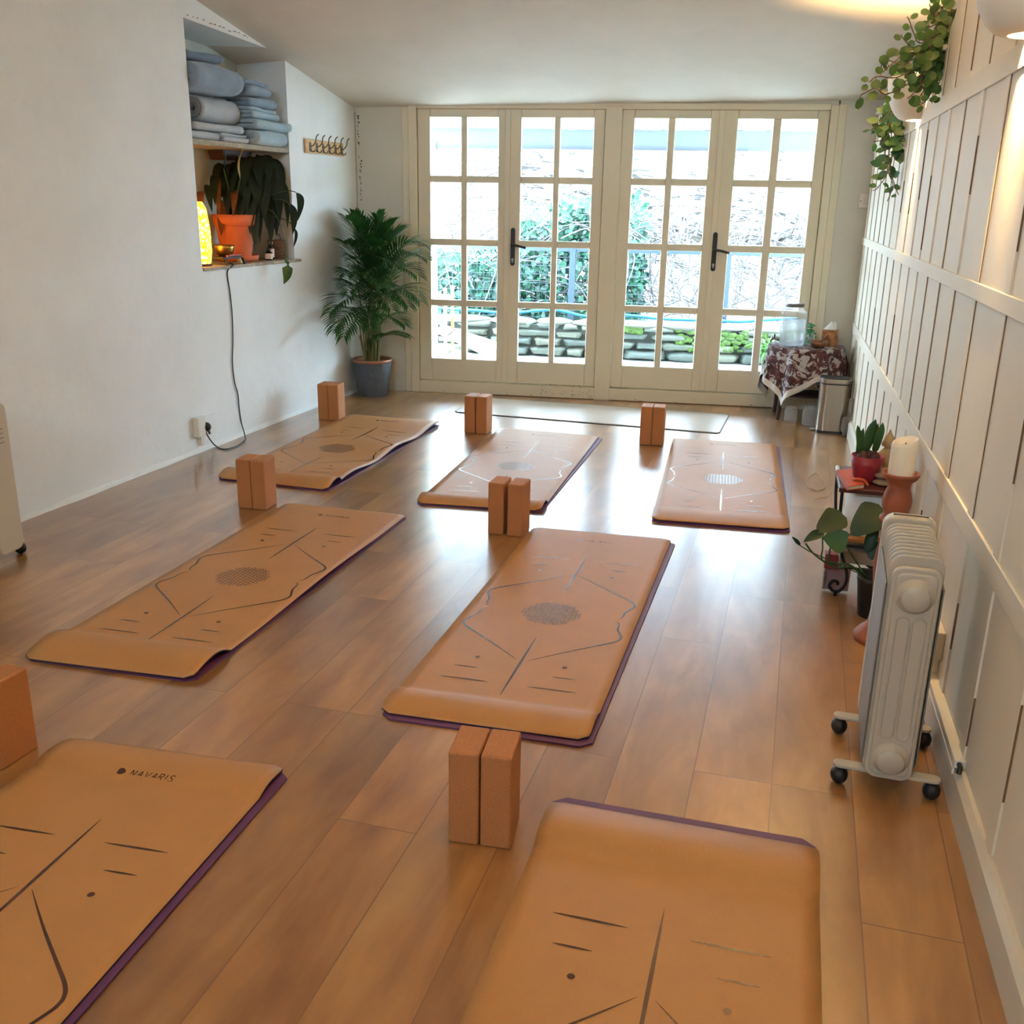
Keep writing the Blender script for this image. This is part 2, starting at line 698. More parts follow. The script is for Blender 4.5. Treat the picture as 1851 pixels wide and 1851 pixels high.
M['pane'] = glass_mat('window_glass')
GT, GB, PH = 1.8916, .252, .3765
BAR = (GT - GB - 4 * PH) / 3
doors = [(-1.738, -1.098, (-1.65, -1.434, -1.392, -1.175)), (-1.094, -.458, (-1.018, -.795, -.755, -.531)),
         (-.342, .306, (-.263, -.04, .005, .232)), (.310, .982, (.409, .634, .685, .91))]
for i, (x0, x1, g) in enumerate(doors):
    mb = MB()
    y0, y1 = 7.0, 7.045
    zb, zt = .095, 1.945
    mb.box(x0, g[0], y0, y1, zb, zt)
    mb.box(g[3], x1, y0, y1, zb, zt)
    mb.box(g[1], g[2], y0 + .002, y1, GB, GT)
    mb.box(g[0], g[3], y0 + .001, y1, GT, zt)
    mb.box(g[0], g[3], y0 + .001, y1, zb, GB)
    for k in range(3):
        z = GB + PH * (k + 1) + BAR * k
        mb.box(g[0], g[1], y0 + .003, y1, z, z + BAR)
        mb.box(g[2], g[3], y0 + .003, y1, z, z + BAR)
    dr = mb.build('door_%d' % (i + 1), M['paint'], bevel=.005)
    tag(dr, kind='structure')
    mb = MB()
    for k in range(4):
        z = GB + (PH + BAR) * k
        mb.add([(g[0], 7.024, z), (g[1], 7.024, z), (g[1], 7.024, z + PH), (g[0], 7.024, z + PH)], [(0, 1, 2, 3)])
        mb.add([(g[2], 7.024, z), (g[3], 7.024, z), (g[3], 7.024, z + PH), (g[2], 7.024, z + PH)], [(0, 1, 2, 3)])
    mb.build('glazing', M['pane'], dr)
    if i in (1, 3):
        hx = x0 + (.030 if i == 1 else .008)
        mb = MB()
        out = []
        for s in range(12):
            th = PI * s / 11
            out.append((hx + .0155 * math.cos(th), 6.999, 1.163 + .0155 * math.sin(th)))
        for s in range(12):
            th = PI + PI * s / 11
            out.append((hx + .0155 * math.cos(th), 6.999, .938 + .0155 * math.sin(th)))
        mb.prism(out, (0, -.010, 0))
        hd = mb.build('handle', M['black_metal'], dr, bevel=.002)
        mb = MB()
        mb.cyl((hx, 6.99, 1.062), (hx, 6.948, 1.062), .011)
        mb.tube(smooth_path([(hx, 6.95, 1.062), (hx + .03, 6.945, 1.062), (hx + .075, 6.945, 1.052), (hx + .098, 6.947, 1.047)], 4), .0085, 10)
        mb.build('lever', M['black_metal'], hd)
        mb = MB()
        mb.cyl((hx, 6.99, .965), (hx, 6.983, .965), .0085)
        mb.box(hx - .004, hx + .004, 6.983, 6.99, .945, .963)
        mb.build('lock_cylinder', M['chrome'], hd)

# made-up window behind the camera, added as fill light for the near walls
mb = MB()
fw = .06
mb.box(WX0, WX1, YR - .10, YR - .03, WZ0, WZ0 + fw)
mb.box(WX0, WX1, YR - .10, YR - .03, WZ1 - fw, WZ1)
for k in range(3):
    x = WX0 + (WX1 - WX0 - fw) * k / 2
    mb.box(x, x + fw, YR - .10, YR - .03, WZ0, WZ1)
wn = mb.build('fill_window', M['paint'], bevel=.004)
tag(wn, kind='structure')
mb = MB()
mb.add([(WX0, YR - .065, WZ0), (WX1, YR - .065, WZ0), (WX1, YR - .065, WZ1), (WX0, YR - .065, WZ1)], [(0, 1, 2, 3)])
mb.build('glazing', M['pane'], wn)
mb = MB()
mb.box(WX0 - .05, WX1 + .05, YR - .02, YR + .10, WZ0 - .03, WZ0)
mb.build('sill', M['paint'], wn, bevel=.004)

# frame round the doors
tr = [(-1.800, -1.742, 6.984, 7.09, 0, 1.965), (-.455, -.345, 6.982, 7.09, 0, 1.965), (.984, 1.035, 6.984, 7.09, 0, 1.975),
      (-1.742, .984, 6.988, 7.09, 1.945, 1.985), (-1.742, .984, 6.986, 7.09, 0, .088),
      (-1.128, -1.090, 6.992, 7.0, .10, 1.944), (.286, .326, 6.992, 7.0, .10, 1.944), (1.035, 1.085, 6.990, 7.0, 0, 1.985), (-1.845, -1.80, 6.992, 7.0, 0, 1.955)]
names = []
for i, b in enumerate(tr):
    mb = MB()
    mb.box(*b)
    if i in (0, 1, 2):
        mb.box(b[0] - .012, b[1] + .012, 7.05, 7.09, 0, 1.98)
    if i == 4:
        mb.box(b[0], b[1], 7.05, 7.09, 0, .11)
    if i == 3:
        mb.box(b[0], b[1], 7.05, 7.09, 1.93, 1.985)
    tag(mb.build('trim_%d' % (i + 5), M['paint'], bevel=.004), kind='structure')
# chips and the dark gap under the sill board
mb = MB()
rg = random.Random(9)
for k in range(70):
    x = rg.uniform(-.85, -.45) if k < 45 else rg.uniform(-1.7, .9)
    z = rg.uniform(.015, .1) if k < 45 else rg.uniform(.004, .012)
    w = rg.uniform(.003, .018)
    mb.prism([(x, 6.9855, z), (x + w, 6.9855, z + .001), (x + w * .7, 6.9855, z + rg.uniform(.003, .008))], (0, .002, 0))
mb.box(-1.3, .8, 6.9845, 6.99, -.001, .006)
tag(mb.build('trim_14', M['crack']), kind='structure')
# ------------------------------------------------------------------ yoga mats and cork blocks
def cork_mat(name, col, sp, rough=.5, sc=420):
    t = NT(name)
    t.set(Roughness=rough)
    t.bs.inputs['Specular IOR Level'].default_value = .48
    v = t.coord()
    c = lin(col)
    lo = tuple(x * (1 - sp) for x in c[:3]) + (1,)
    hi = tuple(min(1, x * (1 + sp * .7)) for x in c[:3]) + (1,)
    n1 = t.noise(v, sc, 3, .7)
    n2 = t.noise(v, 6, 4, .6)
    b = t.ramp(n1, [(.34, lo), (.52, c), (.72, hi)])
    w = t.ramp(n2, [(.3, (.93, .92, .9, 1)), (.7, (1.04, 1.03, 1.02, 1))])
    t.base(t.mix(1.0, b, w, 'MULTIPLY'))
    t.bump(n1, .12, .001)
    return t.mat


M['cork'] = cork_mat('cork_mat_surface', (172, 124, 72), .10, .49)
M['corkblock'] = cork_mat('cork_block', (170, 112, 66), .2, .7, 260)
M['palemat'] = cork_mat('pale_mat_surface', (176, 164, 150), .05, .28)
M['print'] = mat('printed_line', (66, 38, 30), .25, var=.08, vscale=40)
M['matedge'] = mat('dark_rubber', (44, 26, 42), .6, var=.1)
M['purple'] = mat('purple_rubber', (82, 44, 84), .55, var=.10, vscale=40, bump=.1, bscale=200)
M['greyrubber'] = mat('slate_rubber', (40, 58, 66), .55, var=.1)

HW, HL = .30, .875


def bil(q, u, v):
    """quad near-left, near-right, far-left, far-right; u,v in 0..1"""
    a = q[0].lerp(q[1], u)
    b = q[2].lerp(q[3], u)
    return a.lerp(b, v)


def hump(vm, spec):
    """height of the mat over the floor along its length, vm metres from the middle"""
    z = 0.0
    for (v0, h, side) in spec:            # a curled end that arches and comes down to the floor
        s = (vm - v0) * side
        if s > 0:
            L = (HL - abs(v0))
            t = s / L
            z += h * (math.sin(PI * min(1, t) ** .75)) ** .9 if t < 1 else 0
    return z


def ribbon(pts, w0):
    """tapered printed line in mat coordinates -> list of (left,right)"""
    n = len(pts)
    out = []
    for i, p in enumerate(pts):
        a = pts[max(i - 1, 0)]
        b = pts[min(i + 1, n - 1)]
        dx, dy = b[0] - a[0], b[1] - a[1]
        l = math.hypot(dx, dy) or 1
        t = i / (n - 1)
        w = w0 * (math.sin(PI * t) ** .7) * .5 + .0004
        out.append(((p[0] - dy / l * w, p[1] + dx / l * w), (p[0] + dy / l * w, p[1] - dx / l * w)))
    return out


def seg(a, b, n=14):
    return [(a[0] + (b[0] - a[0]) * i / n, a[1] + (b[1] - a[1]) * i / n) for i in range(n + 1)]


def crv(pts, n=7):
    return [(p.x, p.y) for p in smooth_path([(x, y, 0) for x, y in pts], n)]


OUTL = [(.016, .392), (.07, .341), (.128, .288), (.20, .226), (.248, .184), (.266, .158), (.268, .134), (.258, .105), (.247, .075), (.245, .045), (.240, .020), (.225, .006)]
OFFV = -.057
GLY = {'N': [[(0, 0), (0, 1)], [(0, 1), (.62, 0)], [(.62, 0), (.62, 1)]], 'A': [[(0, 0), (.36, 1)], [(.36, 1), (.72, 0)], [(.16, .36), (.56, .36)]],
       'V': [[(0, 1), (.36, 0)], [(.36, 0), (.72, 1)]], 'R': [[(0, 0), (0, 1)], [(0, 1), (.42, 1), (.58, .86), (.58, .66), (.42, .5), (0, .5)], [(.3, .5), (.62, 0)]],
       'I': [[(0, 0), (0, 1)]], 'S': [[(.54, .88), (.36, 1), (.14, 1), (.02, .84), (.06, .64), (.5, .4), (.56, .2), (.44, .02), (.18, 0), (0, .14)]]}


def yoga_mat(name, label, quad, hspec, wave=None, z0=.0055, zf=None, flip=False, pattern=True, edge='matedge', face='cork'):
    q = [Vector((a[0], a[1], 0)) for a in quad]

    def P(um, vm, dz=0.0):
        b = bil(q, (um + HW) / (2 * HW), (vm + HL) / (2 * HL))
        z = z0 + hump(vm, hspec)
        if wave:
            z += wave(um, vm)
        return Vector((b.x, b.y, z + .005 + dz))
    mb = MB()
    nv, nu = 110, 16
    us = [-HW + 2 * HW * i / nu for i in range(nu + 1)]
    # rounded corners: pull in the first and last rows
    vsn = []
    for j in range(nv + 1):
        s = j / nv
        vm = -HL + 2 * HL * s
        vsn.append(vm)
    top, bot = [], []
    for vm in vsn:
        e = HL - abs(vm)
        cut = .0 if e > .03 else .03 - math.sqrt(max(0, .03 ** 2 - (.03 - e) ** 2))
        for u in us:
            uu = u * (HW - cut) / HW
            top.append(P(uu, vm))
            bot.append(P(uu, vm, -.0045))
    w = nu + 1
    N = len(top)
    mb.add(top + bot, [(j * w + i, j * w + i + 1, (j + 1) * w + i + 1, (j + 1) * w + i) for j in range(nv) for i in range(nu)], 0, True)
    fs = [(N + j * w + i, N + (j + 1) * w + i, N + (j + 1) * w + i + 1, N + j * w + i + 1) for j in range(nv) for i in range(nu)]
    for j in range(nv):
        fs.append((j * w, (j + 1) * w, N + (j + 1) * w, N + j * w))
        fs.append((j * w + nu, N + j * w + nu, N + (j + 1) * w + nu, (j + 1) * w + nu))
    for i in range(nu):
        fs.append((i, N + i, N + i + 1, i + 1))
        fs.append((nv * w + i, nv * w + i + 1, N + nv * w + i + 1, N + nv * w + i))
    o = len(mb.v) - 2 * N
    for f_ in fs:
        mb.f.append([k + o for k in f_])
        mb.m.append(1)
        mb.s.append(False)
    if pattern:
        sg = -1 if flip else 1

        def ink(pts, w0):
            rb = ribbon(pts, w0)
            v = []
            for (a, b) in rb:
                v += [P(a[0] * sg, a[1] * sg + OFFV, .0006), P(b[0] * sg, b[1] * sg + OFFV, .0006)]
            mb.add(v, [(2 * i, 2 * i + 1, 2 * i + 3, 2 * i + 2) for i in range(len(rb) - 1)], 2, True)
        for s1 in (1, -1):
            ink(seg((0, .20 * s1), (0, .635 * s1), 24), .0075)
            for s2 in (1, -1):
                ink(crv([(x * s2, y * s1) for x, y in OUTL], 5), .0075)
                ink(seg((.06 * s2, .56 * s1), (.212 * s2, .56 * s1)), .006)
                ink(seg((.115 * s2, .478 * s1), (.193 * s2, .478 * s1)), .005)
                dot = []
                for k in range(14):
                    a = 2 * PI * k / 14
                    dot.append(P((.14 * s2 + .0075 * math.cos(a)) * sg, (.405 * s1 + .0075 * math.sin(a)) * sg + OFFV, .0006))
                mb.add(dot, [tuple(range(14))], 2)
        # lattice of little rings inside a hexagon
        R = .108
        step = .0175
        for a_ in range(-8, 9):
            for b_ in range(-9, 10):
                x = a_ * step * .9
                y = (b_ + (a_ % 2) * .5) * step
                if abs(x) > R * .95 or abs(y) > .094 or abs(y) * .5 + abs(x) * .866 > R * .86:
                    continue
                ring = []
                for k in range(10):
                    t = 2 * PI * k / 10
                    for rr in (.0088, .0068):
                        ring.append(P(x + rr * math.cos(t), y + rr * math.sin(t) + OFFV, .0006))
                mb.add(ring, [(2 * k, 2 * k + 1, (2 * k + 3) % 20, (2 * k + 2) % 20) for k in range(10)], 2)
        # wordmark and its pebble mark
        lh = .018
        x = -.045
        yl = .80

        def lp(a, b):
            return (a * sg, b * sg)
        for ch in 'NAVARIS':
            for st in GLY[ch]:
                for k in range(len(st) - 1):
                    a, b = st[k], st[k + 1]
                    A = (x + a[0] * lh + a[1] * .004, yl + a[1] * lh)
                    B = (x + b[0] * lh + b[1] * .004, yl + b[1] * lh)
                    dx, dy = B[0] - A[0], B[1] - A[1]
                    l = math.hypot(dx, dy)
                    nx, ny = -dy / l * .0014, dx / l * .0014
                    v = [(A[0] - nx, A[1] - ny), (B[0] - nx, B[1] - ny), (B[0] + nx, B[1] + ny), (A[0] + nx, A[1] + ny)]
                    mb.add([P(sg * c[0], sg * c[1] + OFFV, .0006) for c in v], [(0, 1, 2, 3)], 2)
            x += (.0095 if ch == 'I' else .0185)
        peb = []
        for k in range(16):
            t = 2 * PI * k / 16
            peb.append(P(sg * (-.070 + (.0105 + .002 * math.cos(3 * t)) * math.cos(t)), sg * (yl + .009 + .0095 * math.sin(t) * (1 + .15 * math.sin(t))) + OFFV, .0006))
        mb.add(peb, [tuple(range(16))], 2)
    o = mb.build(name, [M[face], M[edge], M['print']])
    return tag(o, label, 'yoga mat', 'cork yoga mats laid over the floor')


def under_mat(label, quad, du, dv, rot=0.0, hspec=(), zc=0.0):
    q = [Vector((a[0], a[1], 0)) for a in quad]
    c = (q[0] + q[1] + q[2] + q[3]) / 4
    ax = ((q[2] - q[0]) + (q[3] - q[1])).normalized()
    rt = Vector((ax.y, -ax.x, 0))
    Rm_ = Matrix.Rotation(rot, 3, 'Z')
    q = [c + Rm_ @ (p - c) + rt * du + ax * dv for p in q]
    mb = MB()
    nv, nu = 70, 6
    top, bot = [], []
    for j in range(nv + 1):
        vm = -HL + 2 * HL * j / nv
        e = HL - abs(vm)
        cut = .0 if e > .03 else .03 - math.sqrt(max(0, .03 ** 2 - (.03 - e) ** 2))
        for i in range(nu + 1):
            u = (-HW + 2 * HW * i / nu) * (HW - cut) / HW
            b = bil(q, (u + HW) / (2 * HW), (vm + HL) / (2 * HL))
            z = hump(vm, hspec)
            top.append(Vector((b.x, b.y, .0055 + z)))
            bot.append(Vector((b.x, b.y, .0005 + z)))
    w = nu + 1
    N = len(top)
    fs = [(j * w + i, j * w + i + 1, (j + 1) * w + i + 1, (j + 1) * w + i) for j in range(nv) for i in range(nu)]
    fs += [(N + j * w + i, N + (j + 1) * w + i, N + (j + 1) * w + i + 1, N + j * w + i + 1) for j in range(nv) for i in range(nu)]
    for j in range(nv):
        fs.append((j * w, (j + 1) * w, N + (j + 1) * w, N + j * w))
        fs.append((j * w + nu, N + j * w + nu, N + (j + 1) * w + nu, (j + 1) * w + nu))
    for i in range(nu):
        fs.append((i, N + i, N + i + 1, i + 1))
        fs.append((nv * w + i, nv * w + i + 1, N + nv * w + i + 1, N + nv * w + i))
    mb.add(top + bot, fs, 0, False)
    o = mb.build('purple_mat', M['purple'])
    return tag(o, label, 'yoga mat', 'purple mats under the cork mats')


def px4(a, b, c, d, z=.012):
    return [gz(*p, z) for p in (a, b, c, d)]


QC = px4((684, 1285), (1064, 1338), (965, 952), (1214, 974))
QL2 = px4((38, 1188), (347, 1229), (519, 908), (735, 931))
QF1 = px4((391, 863), (592, 885), (634, 748), (796, 765))
QF2 = px4((751, 908), (978, 923), (904, 772), (1083, 788))
QF3 = px4((1177, 939), (1428, 958), (1217, 792), (1402, 803))


def quad_from(fl, fr, ang, L):
    dd = Vector((math.sin(math.radians(ang)), math.cos(math.radians(ang)), 0))
    return [fl - dd * L, fr - dd * L, fl, fr]


NRl, NRr = gz(1000, 1446, .012), gz(1479, 1531, .012)
QNR = quad_from(NRl, NRr, 7.1, 1.75)
NLl, NLr = gz(128, 1331, .012), gz(519, 1385, .012)
QNL = quad_from(NLl, NLr, 6.0, 1.75)


def wv(amp, k, ph, edge=None):
    def w(u, v):
        s = amp * .5 * (1 + math.sin(k * v + ph))
        if edge:
            s *= max(0, (u * edge + .3) / .6) ** 1.5
        return s
    return w


NEAR = ((-.72, .015, -1),)
yoga_mat('cork_yoga_mat', 'cork mat in the middle of the room, purple edge wide along its right side', QC, NEAR)
under_mat('purple mat under the middle cork mat, showing along its near and right edges', QC, .016, -.022, -.006)
yoga_mat('cork_yoga_mat', 'cork mat with crisp dark print and logo, left of the middle mat', QL2, ((-.66, .026, -1),), wv(.010, 5, 1.2, 1))
under_mat('purple mat under the left cork mat that has a dark logo at its far end', QL2, .004, .004, -.002)
yoga_mat('cork_yoga_mat', 'wavy cork mat lying nearest the plastered wall, in the far row', QF1, ((-.70, .028, -1),), wv(.020, 9.5, .6, 1))
under_mat('purple mat under the wavy cork mat nearest the plastered wall', QF1, .002, -.004, .0)
yoga_mat('cork_yoga_mat', 'cork mat in the middle of the far row, purple wedge along its right side', QF2, ((-.72, .024, -1),))
under_mat('purple mat under the middle far cork mat, its wedge widening towards the doors', QF2, .014, -.006, -.016)
yoga_mat('cork_yoga_mat', 'cork mat of the far row lying nearest the panelled wall, print shining white', QF3, ((-.66, .018, -1),), wv(.006, 11, 0))
under_mat('purple mat under the far cork mat nearest the panelled wall', QF3, .012, -.010, -.012)
yoga_mat('cork_yoga_mat', 'cork mat in the foreground beside the oil heater, far end curled down', QNR, ((.70, .026, 1),), None, flip=True)
under_mat('purple mat under the foreground cork mat beside the oil heater', QNR, .0, .030, .003)
yoga_mat('cork_yoga_mat', 'cork mat in the near left corner with the readable logo', QNL, ((.74, .012, 1),), None)
under_mat('purple mat under the cork mat in the near left corner', QNL, .016, -.012, -.004)
# the single mat lying crosswise before the doors
QB = [gz(820, 744, .006), gz(865, 717.5, .006), gz(1301, 783, .006), gz(1319, 748.5, .006)]
QB = [QB[1], QB[0], QB[3], QB[2]]
yoga_mat('cork_yoga_mat', 'pale single mat lying crosswise in front of the glazed doors', QB, (), None, z0=.0, pattern=False, edge='greyrubber', face='palemat')


def cork_block(label, corner, yaw, side, first=[]):
    """corner: the front bottom corner on the floor; side -1: it is the left corner, +1: the right one"""
    W, D, H = .0685, .118, .229
    if not first:
        mb = MB()
        mb.box(-W / 2, W / 2, 0, D, 0, H)
        o = mb.build('cork_block', M['corkblock'], bevel=.006, seg=3, origin=(0, 0, 0))
        first.append(o)
    else:
        o = first[0].copy()
        COL.objects.link(o)
    a = math.radians(yaw)
    right = Vector((math.cos(a), -math.sin(a), 0))
    o.location = Vector((corner[0], corner[1], 0)) - right * (side * W / 2)
    o.rotation_euler = (0, 0, -a)
    return tag(o, label, 'yoga block', 'cork yoga blocks standing in pairs beside the mats')


def gxy(px, py):
    p = gz(px, py, 0)
    return (p.x, p.y)




def pair(lab, lb, rb, yaw, gap=.0015, only=None):
    a, b = Vector(gxy(*lb)), Vector(gxy(*rb))
    c = (a + b) / 2
    r_ = Vector((math.cos(math.radians(yaw)), -math.sin(math.radians(yaw))))
    cork_block('left one of two cork blocks ' + lab, c - r_ * gap / 2, yaw, 1)
    cork_block('right one of two cork blocks ' + lab, c + r_ * gap / 2, yaw, -1)


pair('standing nearest the potted palm', (577, 759), (611, 760), 3)
pair('beside the corner of the crosswise mat', (838, 782), (880, 786), 8, .006)
pair('standing nearest the table in the far row', (1156, 804), (1197, 807), 4)
pair('touching each other between the two left mats', (428, 919), (484, 922), 3)
pair('standing slightly apart behind the middle mat', (880, 966), (945, 971), 8, .017)
pair('in the foreground between the two right mats', (810, 1523), (922, 1537), 2, .003)
cork_block('cork block cut by the left edge of the picture, beside the logo mat', gxy(4, 1394), 11, 1)
# ------------------------------------------------------------------ left side: niche and its contents
def bez(p0, p1, p2, n=12):
    p0, p1, p2 = Vector(p0), Vector(p1), Vector(p2)
    return [p0 * (1 - t) ** 2 + p1 * (2 * t * (1 - t)) + p2 * t * t for t in [i / n for i in range(n + 1)]]


def leaf_curve(mb, pts, width, mi=0, fold=.2, shape='lance', up=Vector((0, 0, 1)), twist=0.0, wavy=0.0):
    """a leaf blade that follows a curve"""
    n = len(pts) - 1
    vs, fs = [], []
    prev = None
    for i, p in enumerate(pts):
        t = (pts[min(i + 1, n)] - pts[max(i - 1, 0)]).normalized()
        s = t.cross(up)
        if s.length < .15:
            s = prev if prev else t.cross(Vector((1, .2, 0)))
        s.normalize()
        if prev and s.dot(prev) < 0:
            s = -s
        prev = s
        if twist:
            s = Matrix.Rotation(twist * i / n, 3, t) @ s
        nn = s.cross(t)
        k = i / n
        if shape == 'strap':
            w = min(1, 5 * k + .5) * min(1, (1 - k) * 4) ** .7
        else:
            w = math.sin(PI * min(1, k ** .85)) ** .85 if 0 < k < 1 else 0
        w *= width / 2 * (1 + wavy * math.sin(9 * k))
        vs += [p - s * w + nn * (fold * w), Vector(p), p + s * w + nn * (fold * w)]
    for i in range(n):
        a = i * 3
        fs += [(a, a + 1, a + 4, a + 3), (a + 1, a + 2, a + 5, a + 4)]
    mb.add(vs, fs, mi, True)


def leafmat(name, col, rough=.4, var=.25, trans=.25):
    t = NT(name)
    t.set(Roughness=rough)
    c = lin(col)
    v = t.coord()
    n = t.noise(v, 14, 4)
    lo = tuple(x * (1 - var) for x in c[:3]) + (1,)
    hi = tuple(min(1, x * (1 + var)) for x in c[:3]) + (1,)
    rc = t.ramp(n, [(.3, lo), (.7, hi)])
    t.base(rc)
    tl = t.node('ShaderNodeBsdfTranslucent')
    t.link(rc, tl.inputs['Color'])
    mx = t.node('ShaderNodeMixShader')
    mx.inputs['Fac'].default_value = trans
    t.link(t.bs.outputs[0], mx.inputs[1])
    t.link(tl.outputs[0], mx.inputs[2])
    t.link(mx.outputs[0], t.out.inputs['Surface'])
    return t.mat


M['old_wood'] = mat('worn_shelf_wood', (150, 138, 118), .7, var=.25, vscale=6, stretch=(1, 6, 6), bump=.3, bscale=30)
M['dark_bracket'] = mat('dark_red_brown_wood', (62, 30, 24), .6, var=.2)
mb = MB()
mb.prism([LP(N0 + .002, 1.612, -.004), LP(N1 - .002, 1.612, -.004), LP(N1 - .002, 1.612, -.325), LP(N0 + .002, 1.612, -.325)], (0, 0, .028))
sh = mb.build('niche_shelf', M['old_wood'], bevel=.003)
tag(sh, 'worn wooden shelf board across the wall niche, under the blankets', 'shelf')
mb = MB()
pr = [(0, 0), (.30, 0), (.30, -.012), (.20, -.05), (.14, -.055), (.02, -.055), (0, -.02)]
mb.prism([LP(5.70 + a, 1.612 + b, -.20) for a, b in pr], LN * -.1)
mb.build('bracket', M['dark_bracket'], sh)
rg = random.Random(21)
mb = MB()
fr, bk = [], []
n = 26
for i in range(n + 1):
    y = N0 + .004 + (N1 + .03 - N0) * i / n
    o = .012 + rg.uniform(-.006, .008) + (.012 if y > N1 else 0)
    fr.append(LP(y, 0, o))
poly = fr + [LP(N1 + .03, 0, .002), LP(N1 - .002, 0, .001), LP(N1 - .002, 0, -.325), LP(N0 + .004, 0, -.325)]
mb.prism([Vector((p.x, p.y, .966)) for p in poly], (0, 0, .018))
tag(mb.build('niche_sill', M['old_wood'], bevel=.003), 'worn grey wooden sill board at the bottom of the wall niche', 'sill board')
SZ = .984

# --- blankets
def fabric(name, col, fz=.25):
    t = NT(name)
    t.set(Roughness=.95)
    t.bs.inputs['Specular IOR Level'].default_value = .1
    t.bs.inputs['Sheen Weight'].default_value = .3
    c = lin(col)
    v = t.coord()
    n = t.noise(v, 9, 4)
    t.base(t.ramp(n, [(.3, tuple(x * .82 for x in c[:3]) + (1,)), (.7, tuple(min(1, x * 1.1) for x in c[:3]) + (1,))]))
    t.bump(t.noise(v, 120, 3), fz, .004)
    return t.mat


M['fleece1'] = fabric('blue_grey_fleece', (126, 143, 160))
M['fleece2'] = fabric('pale_grey_fleece', (168, 172, 176))
M['fleece3'] = fabric('pale_blue_fleece', (150, 172, 184))
M['fleece4'] = fabric('slate_blue_fleece', (104, 122, 146))


def fold_path(D, t, n):
    """zig-zag of n layers: rounded edges at a=0 and a=D"""
    p = []
    for k in range(n):
        z = t * (k + .5)
        a, b = (D, 0) if k % 2 == 0 else (0, D)
        for i in range(9):
            x = a + (b - a) * i / 8
            p.append((x, z))
        if k < n - 1:
            for i in range(1, 6):
                th = -PI / 2 + PI * i / 6
                p.append((b + (-1 if b == 0 else 1) * math.cos(th) * t * .6, t * (k + 1) + math.sin(th) * t * .5))
    return p


def spiral_path(r0, r1, turns):
    p = []
    n = int(turns * 16)
    for i in range(n + 1):
        th = 2 * PI * turns * i / n
        rr = r0 + (r1 - r0) * i / n
        p.append((rr * math.cos(th), rr * math.sin(th) + r1))
    return p


def ribbon_solid(path, th, length, M4, seed, amp=.006, nl=12, wob=.0):
    """cloth of thickness th whose section follows path (a,z), swept along length"""
    rg = random.Random(seed)
    ph = [rg.uniform(0, 6.28) for _ in range(5)]
    n = len(path)
    vs, fs = [], []
    ring = []
    for i, (a, z) in enumerate(path):
        p0, p1 = path[max(i - 1, 0)], path[min(i + 1, n - 1)]
        dx, dz = p1[0] - p0[0], p1[1] - p0[1]
        l = math.hypot(dx, dz) or 1
        ring.append((a, z, -dz / l * th / 2, dx / l * th / 2))
    sec = [(a + nx, z + nz) for a, z, nx, nz in ring] + [(a - nx, z - nz) for a, z, nx, nz in ring[::-1]]
    m = len(sec)
    for k in range(nl + 1):
        s = k / nl
        e = 1.0
        for (a, z) in sec:
            da = amp * math.sin(5 * s + ph[0] + 9 * z) + amp * .6 * math.sin(11 * s + ph[1] + 14 * a)
            dz = amp * .8 * math.sin(6 * s + ph[2] + 7 * a) * min(1, z * 20)
            ex = wob * math.sin(20 * z + ph[3]) * (1 if k in (0, nl) else 0)
            vs.append(M4 @ Vector((a + da, s * length + ex, max(0, z + dz))))
    for k in range(nl):
        for j in range(m):
            fs.append((k * m + j, k * m + (j + 1) % m, (k + 1) * m + (j + 1) % m, (k + 1) * m + j))
    h = n
    for k in (0, nl):
        for j in range(n - 1):
            q = (k * m + j, k * m + j + 1, k * m + m - 2 - j, k * m + m - 1 - j)
            fs.append(q if k else q[::-1])
    return vs, fs


def nframe(y, off, z, yaw=0.0, pitch=0.0, roll=0.0):
    """local: x into the niche, y along the wall, z up"""
    p = LP(y, z, off)
    B = Matrix(((-LN.x, LT.x, 0), (-LN.y, LT.y, 0), (0, 0, 1))).to_4x4()
    return Matrix.Translation(p) @ B @ Euler((pitch, roll, yaw)).to_matrix().to_4x4()


GB_ = 'blankets piled on the niche shelf'


def blanket(label, path, th, length, M4, mk, seed, amp=.006, wob=.0):
    vs, fs = ribbon_solid(path, th, length, M4, seed, amp, 12, wob)
    mb = MB()
    mb.add(vs, fs, 0, True)
    o = mb.build('folded_blanket', M[mk], weld=False)
    return tag(o, label, 'blanket', GB_)


S0 = 1.641
R90 = PI / 2
# bottom row, left: two flat folds whose rounded edges face right; then the rolled one
blanket('thin folded blanket lying on the shelf board in the left corner of the niche', fold_path(.25, .021, 2), .019, .262, nframe(5.130, -.035, S0), 'fleece2', 1, .002)
blanket('small folded blanket at the front middle of the shelf, its folds curling', fold_path(.24, .0145, 3), .0125, .235, nframe(5.405, -.012, S0, .03), 'fleece2', 2, .003)
blanket('wide flat folded blanket under the rolled one, on the left of the shelf', fold_path(.25, .020, 2), .018, .46, nframe(5.165, -.03, S0 + .0475, .02), 'fleece2', 3, .003)
blanket('rolled pale blanket with its spiral end showing, on the left of the pile', spiral_path(.014, .066, 3.2), .0145, .36, nframe(5.30, -.105, S0 + .097), 'fleece2', 4, .003)
blanket('large slate blue blanket bulging on top of the pile at the left', fold_path(.21, .070, 2), .067, .47, nframe(5.135, -.045, S0 + .242), 'fleece1', 5, .010, .008)
blanket('dark blue blanket draped over the top of the big bulging one', fold_path(.18, .022, 2), .020, .30, nframe(5.19, -.070, S0 + .393, .1), 'fleece4', 6, .004)
blanket('thick pale blue folded blanket at the bottom of the right stack', fold_path(.25, .040, 2), .037, .34, nframe(5.675, .016, S0, -.03), 'fleece3', 7, .004)
